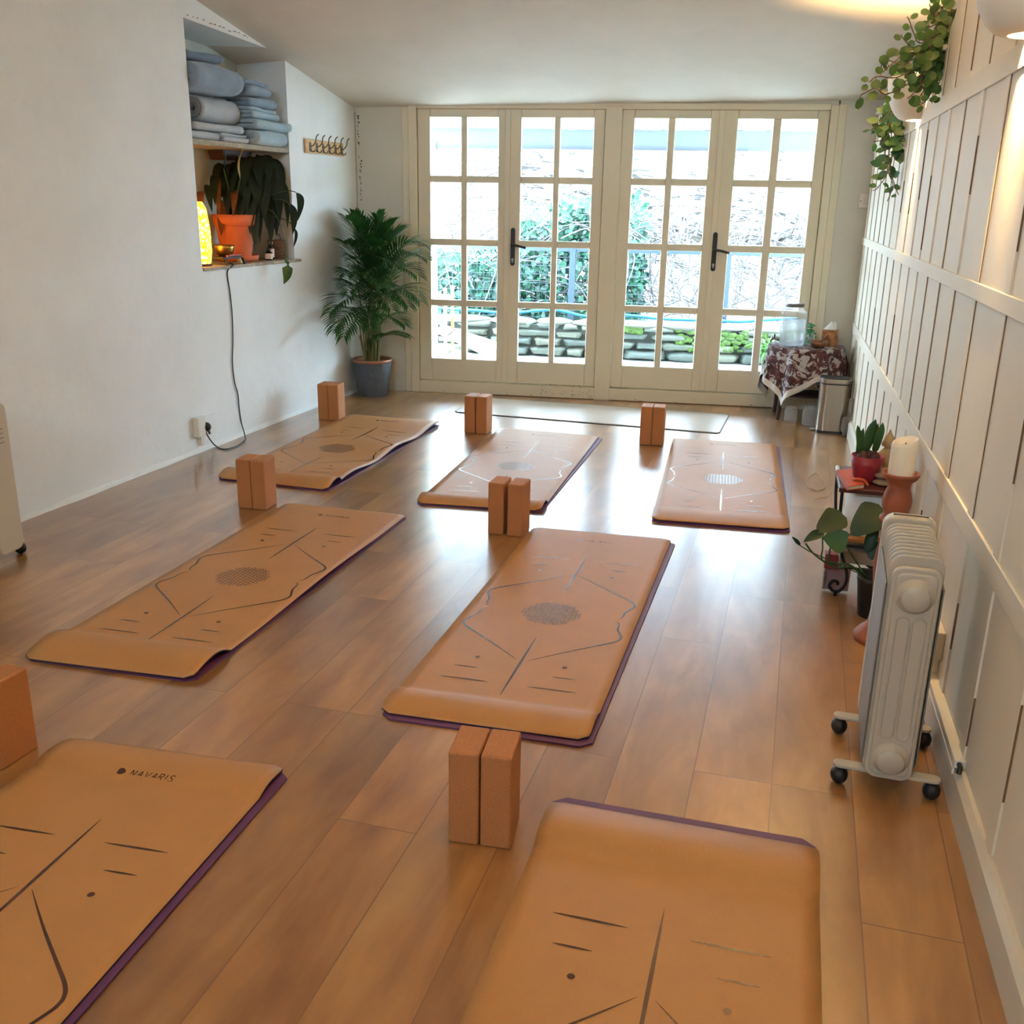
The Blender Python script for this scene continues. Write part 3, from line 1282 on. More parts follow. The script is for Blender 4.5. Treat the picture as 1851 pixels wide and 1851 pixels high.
blanket('pale blue blanket folded double over the thick one, hanging over the shelf edge', fold_path(.26, .025, 2), .022, .38, nframe(5.675, .022, S0 + .086, .03), 'fleece3', 8, .005)
blanket('light blue folded blanket with many layers, in the middle of the right stack', fold_path(.24, .020, 3), .0175, .33, nframe(5.685, .0, S0 + .142, -.05), 'fleece3', 9, .004)
blanket('grey blue folded blanket near the top of the right stack', fold_path(.22, .025, 2), .022, .29, nframe(5.69, -.03, S0 + .208, .06), 'fleece1', 10, .004)
blanket('crumpled blanket with a pointed fold, topmost of the right stack', fold_path(.19, .027, 3), .022, .22, nframe(5.70, -.05, S0 + .266, .22), 'fleece1', 11, .007)

# --- lit lamp in the niche
t = NT('glowing_lattice_shade')
vo = t.node('ShaderNodeTexVoronoi')
vo.inputs['Scale'].default_value = 46
t.link(t.coord(), vo.inputs['Vector'])
rc = t.ramp(vo.outputs['Distance'], [(.30, (255, 214, 90)), (.42, (255, 190, 50)), (.6, (226, 120, 14))])
t.base(rc)
t.link(rc, t.bs.inputs['Emission Color'])
t.bs.inputs['Emission Strength'].default_value = 5.0
M['lattice'] = t.mat
lampc = LP(5.235, SZ, -.085)
t = thing('niche_lamp', 'glowing yellow lattice lamp half hidden by the near edge of the niche', 'lamp', lampc)
mb = MB()
mb.lathe([(.055, .015), (.064, .08), (.062, .2), (.05, .30), (.03, .34)], lampc, 28)
mb.build('shade', M['lattice'], t)
mb = MB()
mb.lathe([(.06, 0), (.06, .014), (.05, .016)], lampc, 24)
mb.build('base', M['dark_bracket'], t)
# --- peace lily in a terracotta pot
M['terracotta'] = mat('terracotta', (196, 104, 66), .8, var=.12, vscale=9, bump=.1, bscale=40)
M['soil'] = mat('dark_soil', (38, 28, 20), .95, var=.4, vscale=40, bump=.6, bscale=60)
M['lily'] = leafmat('dark_lily_leaf', (19, 36, 18), .42, .3, .12)
M['lilyold'] = leafmat('yellowed_lily_leaf', (150, 128, 62), .5, .2, .3)
M['lilybrown'] = leafmat('brown_lily_leaf', (120, 70, 36), .55, .3, .35)
M['stalk'] = mat('green_stalk', (40, 66, 30), .5, var=.2)
pc = LP(5.735, SZ, -.175)
t = thing('peace_lily', 'drooping dark leaved plant in a terracotta pot in the lower niche', 'potted plant', pc)
mb = MB()
mb.lathe([(.084, .018), (.114, .20), (.116, .205), (.126, .207), (.130, .268), (.118, .268), (.112, .215)], pc, 40)
mb.build('pot', M['terracotta'], t)
mb = MB()
mb.lathe([(.100, 0), (.122, .005), (.130, .035), (.124, .035), (.116, .010), (.0, .009)], pc, 40)
mb.build('saucer', M['terracotta'], t)
mb = MB()
mb.lathe([(.112, .248), (.06, .256), (0, .258)], pc, 24)
mb.build('soil', M['soil'], t)
crown = pc + Vector((0, 0, .26))
lv, sk = MB(), MB()
rg = random.Random(4)


def lily(px, py, Y, hx, hy, w, mi=0, k=.42, sx=0.0):
    """tip at a pixel, arch through (hx,hy) pixel, both near depth Y"""
    tip = at(px, py, Y)
    mid = at(hx, hy, Y + .12)
    b = crown + Vector((rg.uniform(-.04, .04), rg.uniform(-.04, .04), 0))
    P = bez(b, mid * 2 - (b + tip) / 2, tip, 22)
    c = int(22 * k)
    sk.tube(P[:c + 1], .003, 6)
    leaf_curve(lv, P[c:], w, mi, .25, wavy=.06)


Yn = 5.85
for a in [(455, 400, 5.8, 440, 300, .10), (470, 440, 5.75, 450, 315, .10), (482, 415, 5.8, 465, 300, .11), (440, 420, 5.75, 428, 320, .09),
          (425, 415, 5.7, 420, 325, .08), (500, 430, 5.85, 480, 310, .10), (508, 385, 5.9, 478, 295, .09), (515, 345, 5.95, 480, 290, .08),
          (412, 395, 5.65, 415, 305, .09), (400, 360, 5.65, 412, 302, .08), (462, 455, 5.7, 448, 335, .09), (490, 450, 5.8, 475, 330, .08),
          (447, 380, 5.7, 438, 292, .11), (475, 385, 5.75, 460, 292, .11), (430, 372, 5.7, 432, 296, .10), (458, 352, 5.75, 445, 288, .10),
          (495, 365, 5.85, 470, 290, .10), (386, 350, 5.62, 402, 300, .06), (520, 415, 5.9, 500, 322, .05),
          (405, 345, 5.65, 410, 300, .09), (442, 340, 5.7, 438, 288, .1), (470, 340, 5.75, 455, 286, .1), (487, 330, 5.8, 466, 286, .1),
          (437, 405, 5.68, 430, 310, .1), (452, 425, 5.7, 446, 320, .1), (478, 400, 5.74, 462, 305, .12), (465, 375, 5.72, 452, 300, .12),
          (505, 410, 5.84, 488, 312, .08), (415, 368, 5.66, 420, 300, .09), (425, 395, 5.66, 428, 312, .09)]:
    lily(*a)
lily(538, 400, 5.75, 525, 345, .045, 0, .62)
lily(529, 425, 5.78, 512, 362, .05, 0, .6)
lily(530, 448, 5.78, 520, 400, .02, 0, .7)
for pts, w_, mi in ((((404, 305, 5.62), (405, 290, 5.60), (406, 270, 5.58)), .055, 0), (((434, 325, 5.60), (429, 300, 5.56), (434, 278, 5.53), (444, 261, 5.52)), .058, 1)):
    P = smooth_path([at(*q) for q in pts], 6)
    leaf_curve(lv, P, w_, mi, .3, up=Vector((1, .2, 0)))
    sk.tube(bez(crown, crown.lerp(P[0], .5) + Vector((0, 0, .03)), P[0], 6), .003, 6)
lily(400, 428, 5.6, 404, 362, .065, 2, .5)
lily(372, 420, 5.45, 366, 348, .06, 2, .42)
lily(397, 390, 5.55, 393, 322, .06, 2, .36)
lily(421, 392, 5.6, 424, 345, .045, 2, .45)
lily(384, 385, 5.52, 380, 335, .05, 0, .45)
lily(389, 372, 5.55, 396, 318, .06, 0, .4)
# one long leaf hangs in front of the sill
P = bez(crown, LP(5.86, 1.42, .10), LP(5.82, 1.00, .10), 12)
sk.tube(P, .003, 6)
leaf_curve(lv, smooth_path([LP(5.82, 1.00, .10), LP(5.83, .96, .105), LP(5.81, .90, .11), LP(5.77, .855, .11)], 5), .062, 3, .2)
M['lilyfront'] = leafmat('green_lily_leaf', (52, 88, 40), .4, .2, .15)
lv.build('leaves', [M['lily'], M['lilyold'], M['lilybrown'], M['lilyfront']], t)
sk.build('stalks', M['stalk'], t)

# --- small things on the sill
M['brass'] = mat('aged_brass', (170, 130, 66), .32, 1.0, var=.15)
M['charred'] = mat('dark_wood', (34, 24, 20), .6, var=.2)
bc = LP(5.43, SZ, -.06)
t = thing('singing_bowl', 'small brass bowl on the niche sill beside the glowing lamp', 'bowl', bc + Vector((0, 0, .045)))
mb = MB()
mb.lathe([(.0, 0), (.03, .002), (.05, .018), (.056, .045), (.058, .062), (.053, .062), (.050, .044), (.044, .02), (.0, .008)], bc + Vector((0, 0, .045)), 32)
mb.build('bowl', M['brass'], t)
t = thing('incense_stand', 'low dark wooden stand with splayed feet holding the brass bowl', 'stand', bc)
mb = MB()
mb.prism([LP(5.34, SZ + .032, -.01), LP(5.53, SZ + .032, -.01), LP(5.53, SZ + .032, -.12), LP(5.34, SZ + .032, -.12)], (0, 0, .012))
mb.build('top', M['charred'], t, bevel=.003)
for y, o in ((5.355, .0), (5.515, .0), (5.36, -.11), (5.51, -.11)):
    mb = MB()
    dy = .012 if y > 5.43 else -.008
    mb.tube([LP(y, SZ + .034, o), LP(y + dy, SZ, o + (.008 if o == 0 else 0))], .008, 6)
    mb.build('leg', M['charred'], t)
mb = MB()
mb.tube(smooth_path([LP(5.36, SZ + .05, .0), LP(5.42, SZ + .053, .006), LP(5.50, SZ + .052, .004)], 4), .006, 8)
tag(mb.build('bead_bracelet', mat('red_beads', (150, 50, 24), .4, var=.3, vscale=90)), 'red beads lying on the dark stand before the brass bowl', 'beads')
mb = MB()
c = LP(5.565, SZ, -.05)
mb.lathe([(.012, 0), (.015, .004), (.015, .028), (.008, .032), (0, .032)], c, 16)
tag(mb.build('tealight', mat('pale_wax', (226, 206, 160), .5, var=.05)), 'small pale candle stub between the brass bowl and the terracotta pot', 'candle')


M['darkglass'] = mat('dark_bottle_glass', (18, 20, 18), .15, var=.1)
M['label'] = mat('white_label', (206, 196, 186), .6, var=.04)
M['dropper'] = mat('rubber_dropper', (184, 178, 170), .5, var=.05)


def bottle(label, y, off, h, rr, top):
    c = LP(y, SZ, off)
    t = thing('oil_bottle', label, 'bottle', c, 'small bottles on the niche sill')
    mb = MB()
    mb.lathe([(rr * .9, 0), (rr, .003), (rr, h * .62), (rr * .5, h * .72), (rr * .45, h * .8)], c, 20)
    mb.build('glass', M['darkglass'], t)
    mb = MB()
    mb.lathe([(rr * 1.02, h * .12), (rr * 1.02, h * .55)], c, 20, caps=False)
    mb.build('paper_label', M['label'], t)
    mb = MB()
    mb.lathe([(rr * .6, h * .78), (rr * .6, h * .9), (rr * .42, h * .93), (rr * .36, h)], c, 16)
    mb.build('cap', M[top], t)


bottle('short dark bottle with a white label beside the terracotta pot', 5.885, -.05, .075, .023, 'black_metal')
bottle('taller dark bottle with a pale dropper, behind the short bottle', 5.955, -.075, .12, .019, 'dropper')
M['wicker'] = mat('brown_wicker', (120, 88, 62), .7, var=.3, vscale=60)
wc = LP(6.035, SZ, -.08)
t = thing('wicker_basket', 'small brown wicker basket at the far end of the niche sill', 'basket', wc)
mb = MB()
H, n = .115, 18
for k in range(n):
    a = 2 * PI * k / n
    mb.tube([wc + Vector(((.046 + .006 * s) * math.cos(a), (.046 + .006 * s) * math.sin(a), H * s)) for s in (0, .5, 1)], .0028, 5)
mb.build('stakes', M['wicker'], t)
mb = MB()
for j in range(13):
    z = .006 + j * H / 13
    pts = []
    for k in range(n * 2 + 1):
        a = 2 * PI * k / (n * 2)
        rr = .046 + .006 * z / H + (.0035 if (k // 1 + j * 2) % 4 < 2 else -.0035)
        pts.append(wc + Vector((rr * math.cos(a), rr * math.sin(a), z)))
    mb.tube(pts, .0035, 5, caps=False)
mb.build('weave', M['wicker'], t)
mb = MB()
hs = [wc + Vector((.05 * math.cos(a) * LT.x, .05 * math.cos(a) * LT.y, H + .04 * math.sin(a))) for a in [PI * i / 14 for i in range(15)]]
mb.tube(hs, .004, 6)
mb.build('handle', M['wicker'], t)

# --- hook rail
M['pine'] = mat('pine_board', (196, 156, 104), .5, var=.12, vscale=10, stretch=(1, 1, 8))
M['bronze'] = mat('bronze_hook', (96, 80, 60), .4, .6, var=.1)
h0, h1 = onl(548, 262), onl(618, 270)
y0, y1 = 6.285, 6.80
t = thing('coat_hook_rail', 'pine rail with six bronze coat hooks on the plastered wall', 'hook rail', LP((y0 + y1) / 2, 1.62))
mb = MB()
mb.prism([LP(y0, 1.622), LP(y1, 1.622), LP(y1, 1.706), LP(y0, 1.706)], LN * .016)
mb.build('board', M['pine'], t, bevel=.004)
for k in range(6):
    y = y0 + .055 + k * (y1 - y0 - .09) / 5
    mb = MB()
    mb.tube(smooth_path([LP(y, 1.665, .016), LP(y, 1.668, .035), LP(y, 1.69, .055), LP(y, 1.72, .062), LP(y, 1.735, .078)], 4), .0035, 6)
    mb.tube(smooth_path([LP(y, 1.655, .016), LP(y, 1.635, .026), LP(y, 1.632, .042), LP(y, 1.645, .05)], 4), .0032, 6)
    mb.prism([LP(y - .011, 1.632, .016), LP(y + .011, 1.632, .016), LP(y + .013, 1.675, .016), LP(y + .006, 1.69, .016), LP(y - .006, 1.69, .016), LP(y - .013, 1.675, .016)], LN * .003)
    mb.build('hook', M['bronze'], t)

# --- flex, plug and socket
M['flex'] = mat('black_flex', (24, 26, 26), .5, var=.1)
pts = [LP(5.40, .995, -.03), LP(5.385, .987, .022)] + [onl(a, b, .006) for a, b in ((411, 492), (416, 530), (420, 575), (421, 620), (420, 655), (424, 690), (430, 712), (432, 735), (436, 762))]
pts += [gz(443, 789, .006), gz(441, 797, .005), gz(425, 807, .005), gz(405, 812, .005), gz(390, 806, .008)]
pl_ = onl(370, 775, .03)
pts += [onl(378, 792, .03), pl_]
t = thing('lamp_flex', 'black lamp cable hanging from the niche to the floor and its plug', 'cable', gz(443, 789, 0))
mb = MB()
mb.tube(smooth_path(pts, 6), .0035, 8)
mb.build('flex', M['flex'], t)
c = onl(369, 771, .012)
mb = MB()
mb.tube([c, c + LN * .022, c + LN * .034, c + LN * .04], [.026, .025, .018, .008], 18)
mb.tube([c + LN * .02, c + LN * .02 + (onl(374, 784, .03) - c) * 1.0], [.011, .006], 10)
mb.build('plug', M['black_metal'], t)
y0 = onl(362, 770).y
t = thing('wall_socket', 'beige surface socket box low on the plastered wall, black plug in it', 'socket', LP(y0 - .02, .08))
mb = MB()
mb.prism([LP(4.925, .09), LP(4.995, .09), LP(4.995, .20), LP(4.925, .20)], LN * .035)
mb.build('adapter_box', M['white_plastic'], t, bevel=.004)
mb = MB()
mb.prism([LP(4.985, .075), LP(5.13, .075), LP(5.13, .185), LP(4.985, .185)], LN * .010)
mb.build('faceplate', M['plaster'], t, bevel=.003)
mb = MB()
mb.prism([LP(4.965, .035), LP(4.992, .035), LP(4.992, .095), LP(4.965, .095)], LN * .018)
mb.build('cable_cover', M['white_plastic'], t, bevel=.002)

# ------------------------------------------------------------------ palm
M['palmleaf'] = leafmat('palm_leaf', (48, 92, 40), .4, .3, .3)
M['palmstem'] = mat('palm_stem', (104, 104, 56), .55, var=.2)
M['weavepot'] = mat('slate_woven_pot', (70, 78, 88), .5, var=.15, vscale=30)
M['copper'] = mat('copper_rim', (150, 102, 76), .4, .3, var=.1)
pc = Vector((-2.045, 6.815, 0))
t = thing('potted_palm', 'tall green feathery palm in a slate woven pot in the far left corner', 'potted plant', pc)


def weave(u, v):
    a = 2 * PI * u
    z = .24 * v
    rr = .112 + .022 * v + .0035 * math.sin(a * 30) * math.sin(v * PI * 22)
    return pc + Vector((rr * math.cos(a), rr * math.sin(a), z))


mb = MB()
mb.grid(weave, 120, 60, closeu=True)
mb.lathe([(0, .002), (.112, .002)], pc, 60)
mb.build('pot', M['weavepot'], t)
mb = MB()
mb.lathe([(.134, .236), (.142, .242), (.144, .258), (.138, .262), (.128, .258), (.126, .23)], pc, 60)
mb.build('rim', M['copper'], t)
mb = MB()
mb.lathe([(.128, .232), (0, .236)], pc, 30)
mb.build('soil', M['soil'], t)
rg = random.Random(8)
tips = [(626, 396, 6.5, .12), (636, 392, 6.62, .08), (650, 404, 6.7, .05), (693, 393, 6.82, .04), (684, 402, 6.7, .04), (712, 405, 6.8, .07), (726, 420, 6.75, .1),
        (621, 440, 6.45, .14), (640, 470, 6.35, .2), (765, 446, 6.6, .30), (768, 470, 6.45, .32), (752, 500, 6.35, .34), (757, 545, 6.3, .36), (737, 555, 6.3, .36),
        (597, 566, 6.15, .34), (605, 598, 6.1, .36), (622, 610, 6.1, .36), (655, 500, 6.2, .3), (690, 520, 6.15, .34), (706, 560, 6.2, .34), (668, 590, 6.2, .3),
        (728, 588, 6.5, .22), (632, 530, 6.2, .3), (716, 480, 6.3, .3), (678, 450, 6.4, .2), (660, 430, 6.5, .14), (700, 440, 6.5, .18), (628, 500, 6.25, .25), (735, 610, 6.6, .1)]
for (px, py, Y, h) in tips:
    tip = at(px, py, Y)
    a = rg.uniform(0, 6.28)
    b = pc + Vector((.05 * math.cos(a), .05 * math.sin(a), .234))
    ctl_ = b.lerp(tip, .42)
    ctl_.z = max(b.z, tip.z) * .55 + .45 * (b.z + tip.z) / 2 + h
    ctl_.x = b.x + (tip.x - b.x) * .18
    ctl_.y = b.y + (tip.y - b.y) * .18
    P = bez(b, ctl_, tip, 30)
    mb = MB()
    mb.tube(P, [.0048 * (1 - .75 * i / 30) for i in range(31)], 6, 1)
    L = sum((P[i + 1] - P[i]).length for i in range(30))
    start = 11 if L > .5 else 8
    npair = 22
    for k in range(npair):
        s = start + (30 - start) * (k + .3) / npair
        i = min(29, int(s))
        p = P[i].lerp(P[i + 1], s - i)
        tg = (P[i + 1] - P[i]).normalized()
        sd = tg.cross(Vector((0, 0, 1)))
        if sd.length < .1:
            sd = Vector((math.cos(a), math.sin(a), 0))
        sd.normalize()
        upn = sd.cross(tg)
        q = (k + 1) / npair
        ll = (.10 + .115 * math.sin(PI * min(1, q * .9 + .1))) * min(1.1, L / .7) * rg.uniform(.85, 1.1)
        for sg in (-1, 1):
            dirn = (sd * sg * (.85 - .45 * q) + tg * (.55 + .55 * q) + upn * .22).normalized()
            e = p + dirn * ll + Vector((0, 0, -ll * .22))
            # stay clear of the two walls
            lim = LP(e.y, e.z, .03)
            if (e - lim).dot(LN) < 0:
                e -= LN * (e - lim).dot(LN)
            e.y = min(e.y, 6.95)
            leaf_curve(mb, bez(p, p + dirn * ll * .55 + upn * .012, e, 5), .0165, 0, .35)
    mb.build('frond', [M['palmleaf'], M['palmstem']], t)
mb = MB()
for k in range(12):
    a = rg.uniform(0, 6.28)
    b = pc + Vector((.05 * math.cos(a), .05 * math.sin(a), .232))
    mb.tube([b, b + Vector((.03 * math.cos(a), .03 * math.sin(a) - .02, rg.uniform(.15, .3)))], [.006, .004], 6)
mb.build('canes', M['palmstem'], t)
# ------------------------------------------------------------------ oil heaters
M['heater'] = mat('heater_enamel', (180, 172, 156), .38, var=.03, vscale=4)
M['heater_dark'] = mat('heater_side_grey', (128, 124, 116), .45, var=.04)
M['rubber'] = mat('black_castor', (16, 16, 17), .5, var=.2)


def rrect(w, h, r_, n=6, cx=0, cz=0):
    out = []
    for (sx, sz, a0) in ((1, 1, 0), (-1, 1, 90), (-1, -1, 180), (1, -1, 270)):
        for i in range(n + 1):
            a = math.radians(a0 + 90 * i / n)
            out.append((cx + sx * (w / 2 - r_) + r_ * math.cos(a), cz + sz * (h / 2 - r_) + r_ * math.sin(a)))
    return out


def make_heater(label):
    t = thing('oil_heater', label, 'heater', (0, 0, 0))
    W, zb, zt, Ld = .106, .052, .592, .345
    cz = (zb + zt) / 2
    mb = MB()
    pr = rrect(W, zt - zb, .026, 6, 0, cz)
    mb.prism([(x, 0, z) for x, z in pr], (0, .016, 0))
    mb.prism([(x, -.006, z) for x, z in rrect(W * .84, (zt - zb) * .955, .02, 6, 0, cz)], (0, .01, 0))
    fp = mb.build('front_panel', M['heater'], t, bevel=.004)
    for z in (.527, .112):
        mb = MB()
        Mx = Matrix.Translation((0, -.006, z)) @ Matrix.Rotation(PI / 2, 4, 'X')
        mb.lathe([(.043, 0), (.040, .006), (.032, .010), (.031, .020), (.029, .023), (0, .023)], (0, 0, 0), 32, 0, Mx)
        mb.build('round_boss', M['heater'], fp)
    for sx in (-1, 1):
        mb = MB()
        o_ = [(x, z) for x, z in rrect(.028, .31, .0135, 8, sx * .0175, .32)]
        loop = [(x, -.0065, z) for x, z in o_] + [(o_[0][0], -.0065, o_[0][1])]
        mb.tube(loop, .0022, 6)
        mb.build('embossed_line', M['heater'], fp)
    # one fin, copied
    n = 10
    mb = MB()
    pr = rrect(W + .012, zt - zb + .022, .03, 6, 0, cz + .008)
    mb.prism([(x, -.005, z) for x, z in pr], (0, .010, 0))
    f0 = mb.build('fin', M['heater'], t, bevel=.003)
    for k in range(n):
        o = f0 if k == 0 else f0.copy()
        if k:
            COL.objects.link(o)
            o.parent = t
        o.location = (0, .034 + k * .0265, 0)
    mb = MB()
    mb.box(-.03, .03, .012, Ld - .04, zb + .04, zt - .11)
    mb.build('oil_core', M['heater_dark'], t, bevel=.01)
    for sx in (-1, 1):
        mb = MB()
        x = sx * (W / 2 + .0065)
        mb.prism([(x, .022, zb + .03), (x, .290, zb + .03), (x, .290, zt - .05), (x, .022, zt - .05)], (sx * .004, 0, 0))
        mb.build('side_plate', M['heater_dark'], t, bevel=.002)
    mb = MB()
    pr = rrect(W + .022, zt - zb + .03, .03, 6, 0, cz + .012)
    mb.prism([(x, .300, z) for x, z in pr], (0, .045, 0))
    cu = mb.build('control_housing', M['heater'], t, bevel=.008, seg=3)
    mb = MB()
    mb.box(-.042, .042, .318, .326, zt + .0265, zt + .0285)
    mb.build('top_slot', M['black_metal'], cu)
    mb = MB()
    for k in range(4):
        mb.box(-.03, .03, Ld - .001, Ld + .0012, .47 + k * .017, .474 + k * .017)
    mb.build('vent_slits', M['heater_dark'], cu)
    for y in (.035, .285):
        mb = MB()
        pr = [(x, z) for x, z in rrect(.246, .032, .0155, 6)]
        mb.prism([(x, y + z, .048) for x, z in pr], (0, 0, .010))
        ft = mb.build('foot_bar', M['heater'], t, bevel=.003)
        for sx in (-1, 1):
            mb = MB()
            c = Vector((sx * .106, y, .0235))
            mb.ell(c, (.021, .0232, .0233), 18, 12)
            mb.tube([c - Vector((.004, 0, 0)), c + Vector((.004, 0, 0))], .0238, 20)
            mb.cyl(c + Vector((0, 0, .01)), (c.x, c.y, .05), .008)
            mb.build('castor', M['rubber'], ft)
    return t


h1 = make_heater('cream oil heater on black castors beside the panelled wall')
h1.location = (.600, 2.160, 0)
h1.rotation_euler = (0, 0, math.radians(-9))
h2 = copy_tree(h1)
h2['label'] = 'cream oil heater cut by the left edge of the picture, against the plastered wall'
h2.location = (-2.735, 3.215, 0)
h2.rotation_euler = (0, 0, math.radians(-94))

# --- socket box and trunking on the right wall
t = thing('socket_box', 'white socket box with cable trunking low on the panelled wall, behind the oil heater', 'socket box', RP(2.6, .105))
mb = MB()
mb.prism([RP(2.58, .182), RP(2.82, .182), RP(2.82, .262), RP(2.58, .262)], RN * .046)
mb.build('box', M['grey_plastic'], t, bevel=.003)
mb = MB()
mb.prism([RP(2.61, .108), RP(2.64, .108), RP(2.64, .185), RP(2.61, .185)], RN * .024)
mb.build('riser', M['white_plastic'], t, bevel=.002)
mb = MB()
mb.prism([RP(2.145, .107), RP(2.64, .107), RP(2.64, .128), RP(2.145, .128)], RN * .026)
mb.prism([RP(2.145, .09, .022), RP(2.64, .09, .022), RP(2.64, .107, .022), RP(2.145, .107, .022)], RN * .006)
mb.build('trunking', M['white_plastic'], t, bevel=.002)
mb = MB()
mb.tube(smooth_path([RP(2.15, .118, .014), RP(2.125, .120, .016), RP(2.115, .110, .02)], 4), .006, 8)
mb.build('cable_end', M['black_metal'], t)

# --- light switch
mb = MB()
mb.box(1.222, 1.308, 6.985, 7.0, 1.352, 1.438)
sw = thing('light_switch', 'square white light switch on the back wall beside the panelling', 'light switch', (1.265, 7.0, 1.352))
mb.build('plate', M['white_plastic'], sw, bevel=.004)
mb = MB()
mb.box(1.251, 1.279, 6.979, 6.986, 1.378, 1.412)
mb.build('rocker', M['white_plastic'], sw, bevel=.003)
for x in (1.233, 1.297):
    mb = MB()
    mb.cyl((x, 6.9855, 1.395), (x, 6.983, 1.395), .0035)
    mb.build('screw', M['crack'], sw)

# ------------------------------------------------------------------ little table by the doors
M['darkwood'] = mat('dark_table_wood', (66, 38, 28), .45, var=.2, vscale=5, stretch=(1, 1, 6))
TC = Vector((.955, 6.725, 0))
TZ = .478
t = thing('round_table', 'small dark wooden table under the patterned cloth', 'table', TC)
mb = MB()
mb.lathe([(0, TZ - .022), (.218, TZ - .022), (.228, TZ - .012), (.226, TZ - .002), (0, TZ - .002)], TC, 40)
mb.build('tabletop', M['darkwood'], t)
for a in (218, 322, 40, 140):
    aa = math.radians(a)
    top = TC + Vector((.17 * math.cos(aa), .17 * math.sin(aa), TZ - .02))
    bot = TC + Vector((.20 * math.cos(aa), .20 * math.sin(aa), 0))
    mb = MB()
    mb.tube([top, top.lerp(bot, .4), top.lerp(bot, .75), bot], [.016, .013, .015, .012], 10)
    mb.build('leg', M['darkwood'], t)
mb = MB()
mb.lathe([(0, .150), (.165, .150), (.168, .157), (.165, .165), (0, .165)], TC, 4, a0=math.radians(40), a1=math.radians(400))
mb.build('lower_shelf', M['darkwood'], t)


def cloth_mat():
    t = NT('floral_table_cloth')
    t.set(Roughness=.85)
    v = t.coord()
    n = t.noise(v, 15, 4, .55, 1.8)
    n2 = t.noise(v, 34, 4, .6, 1.2)
    n3 = t.noise(v, 6, 2, .5, .5)
    base = t.ramp(n2, [(.36, (32, 16, 18)), (.5, (70, 33, 35)), (.62, (94, 52, 48)), (.7, (150, 128, 120))])
    ad = t.node('ShaderNodeMath', operation='MULTIPLY_ADD')
    t.link(n3, ad.inputs[0])
    ad.inputs[1].default_value = .35
    t.link(n, ad.inputs[2])
    k = t.ramp(ad.outputs[0], [(.70, (0, 0, 0, 1)), (.73, (1, 1, 1, 1))])
    c = t.mix(k, base, (166, 160, 158))
    t.base(c)
    return t.mat


M['cloth'] = cloth_mat()
M['cloth_hem'] = mat('pale_cloth_hem', (206, 200, 192), .85, var=.05, vscale=20)
PHI = math.radians(-124 - 45)


def cloth(u, v):
    th = 2 * PI * u
    c_, s_ = abs(math.cos(th - PHI)), abs(math.sin(th - PHI))
    rs = min(.448 / max(c_, s_), .65) + .022 * math.sin(th * 7 + 1.0)
    R0 = .232
    d = v * rs
    if d < R0 - .01:
        return TC + Vector((d * math.cos(th), d * math.sin(th), TZ + .0022))
    o = d - R0 + .01
    drop = max(0, o - .012) * .97
    fold = math.sin(th * 9 + .6) * .75 + math.sin(th * 16 + 2.0) * .35
    k = min(1, o / .14)
    rr = R0 + .004 + min(o, .010) + fold * .028 * k + .035 * k * (o / .3)
    z = TZ + .0022 - min(o, .012) * .3 - drop
    p = TC + Vector((rr * math.cos(th), rr * math.sin(th), max(z, .05)))
    p.y = min(p.y, 6.972)
    p.x = min(p.x, rx(p.y) - .018)
    return p


mb = MB()
nu, nv = 180, 46
mb.grid(cloth, nu, nv, 0, None, True, True)
k0 = 0
for j in range(nv):
    for i in range(nu):
        if j >= nv - 4:
            mb.m[j * nu + i] = 1
tag(mb.build('tablecloth', [M['cloth'], M['cloth_hem']], solid=.002), 'maroon and white patterned cloth with a pale hem draped over the small table', 'tablecloth')
CZ = TZ + .0045

# drinks dispenser
gm = NT('jar_glass')
gm.set(Roughness=.05)
gm.bs.inputs['Base Color'].default_value = (.93, .97, 1, 1)
gm.bs.inputs['Transmission Weight'].default_value = .35
gm.bs.inputs['Alpha'].default_value = .24
M['jarglass'] = gm.mat
wm = NT('jar_water')
wm.set(Roughness=.1)
wm.bs.inputs['Base Color'].default_value = (.52, .64, .72, 1)
wm.bs.inputs['Transmission Weight'].default_value = .3
wm.bs.inputs['Alpha'].default_value = .5
M['jarwater'] = wm.mat
M['lidmetal'] = mat('dark_grey_lid', (104, 100, 100), .4, .7, var=.08)
dc = Vector((.842, 6.66, CZ))
t = thing('drink_dispenser', 'glass drink dispenser with a grey lid and tap on the patterned cloth', 'drink dispenser', dc)
mb = MB()
mb.lathe([(.070, 0), (.080, .006), (.084, .03), (.084, .175), (.081, .195), (.084, .205), (.078, .222), (.060, .236), (.056, .242), (.056, .258)], dc, 40)
mb.build('jar', M['jarglass'], t)
mb = MB()
mb.lathe([(.066, .008), (.080, .014), (.080, .172), (0, .172)], dc, 36)
mb.build('water', M['jarwater'], t)
mb = MB()
mb.lathe([(.057, .252), (.061, .254), (.061, .270), (.057, .273), (0, .273)], dc, 36)
mb.build('lid', M['lidmetal'], t)
mb = MB()
p0 = dc + Vector((-.083, -.012, .042))
mb.tube([p0 + Vector((.006, 0, 0)), p0 + Vector((-.012, 0, 0))], .012, 12)
mb.tube(smooth_path([p0, p0 + Vector((-.03, -.004, 0)), p0 + Vector((-.045, -.006, -.004)), p0 + Vector((-.05, -.007, -.018))], 4), .0065, 10)
mb.tube([p0 + Vector((-.026, -.004, .004)), p0 + Vector((-.028, -.004, .032))], [.005, .007], 8)
mb.build('tap', M['lidmetal'], t)

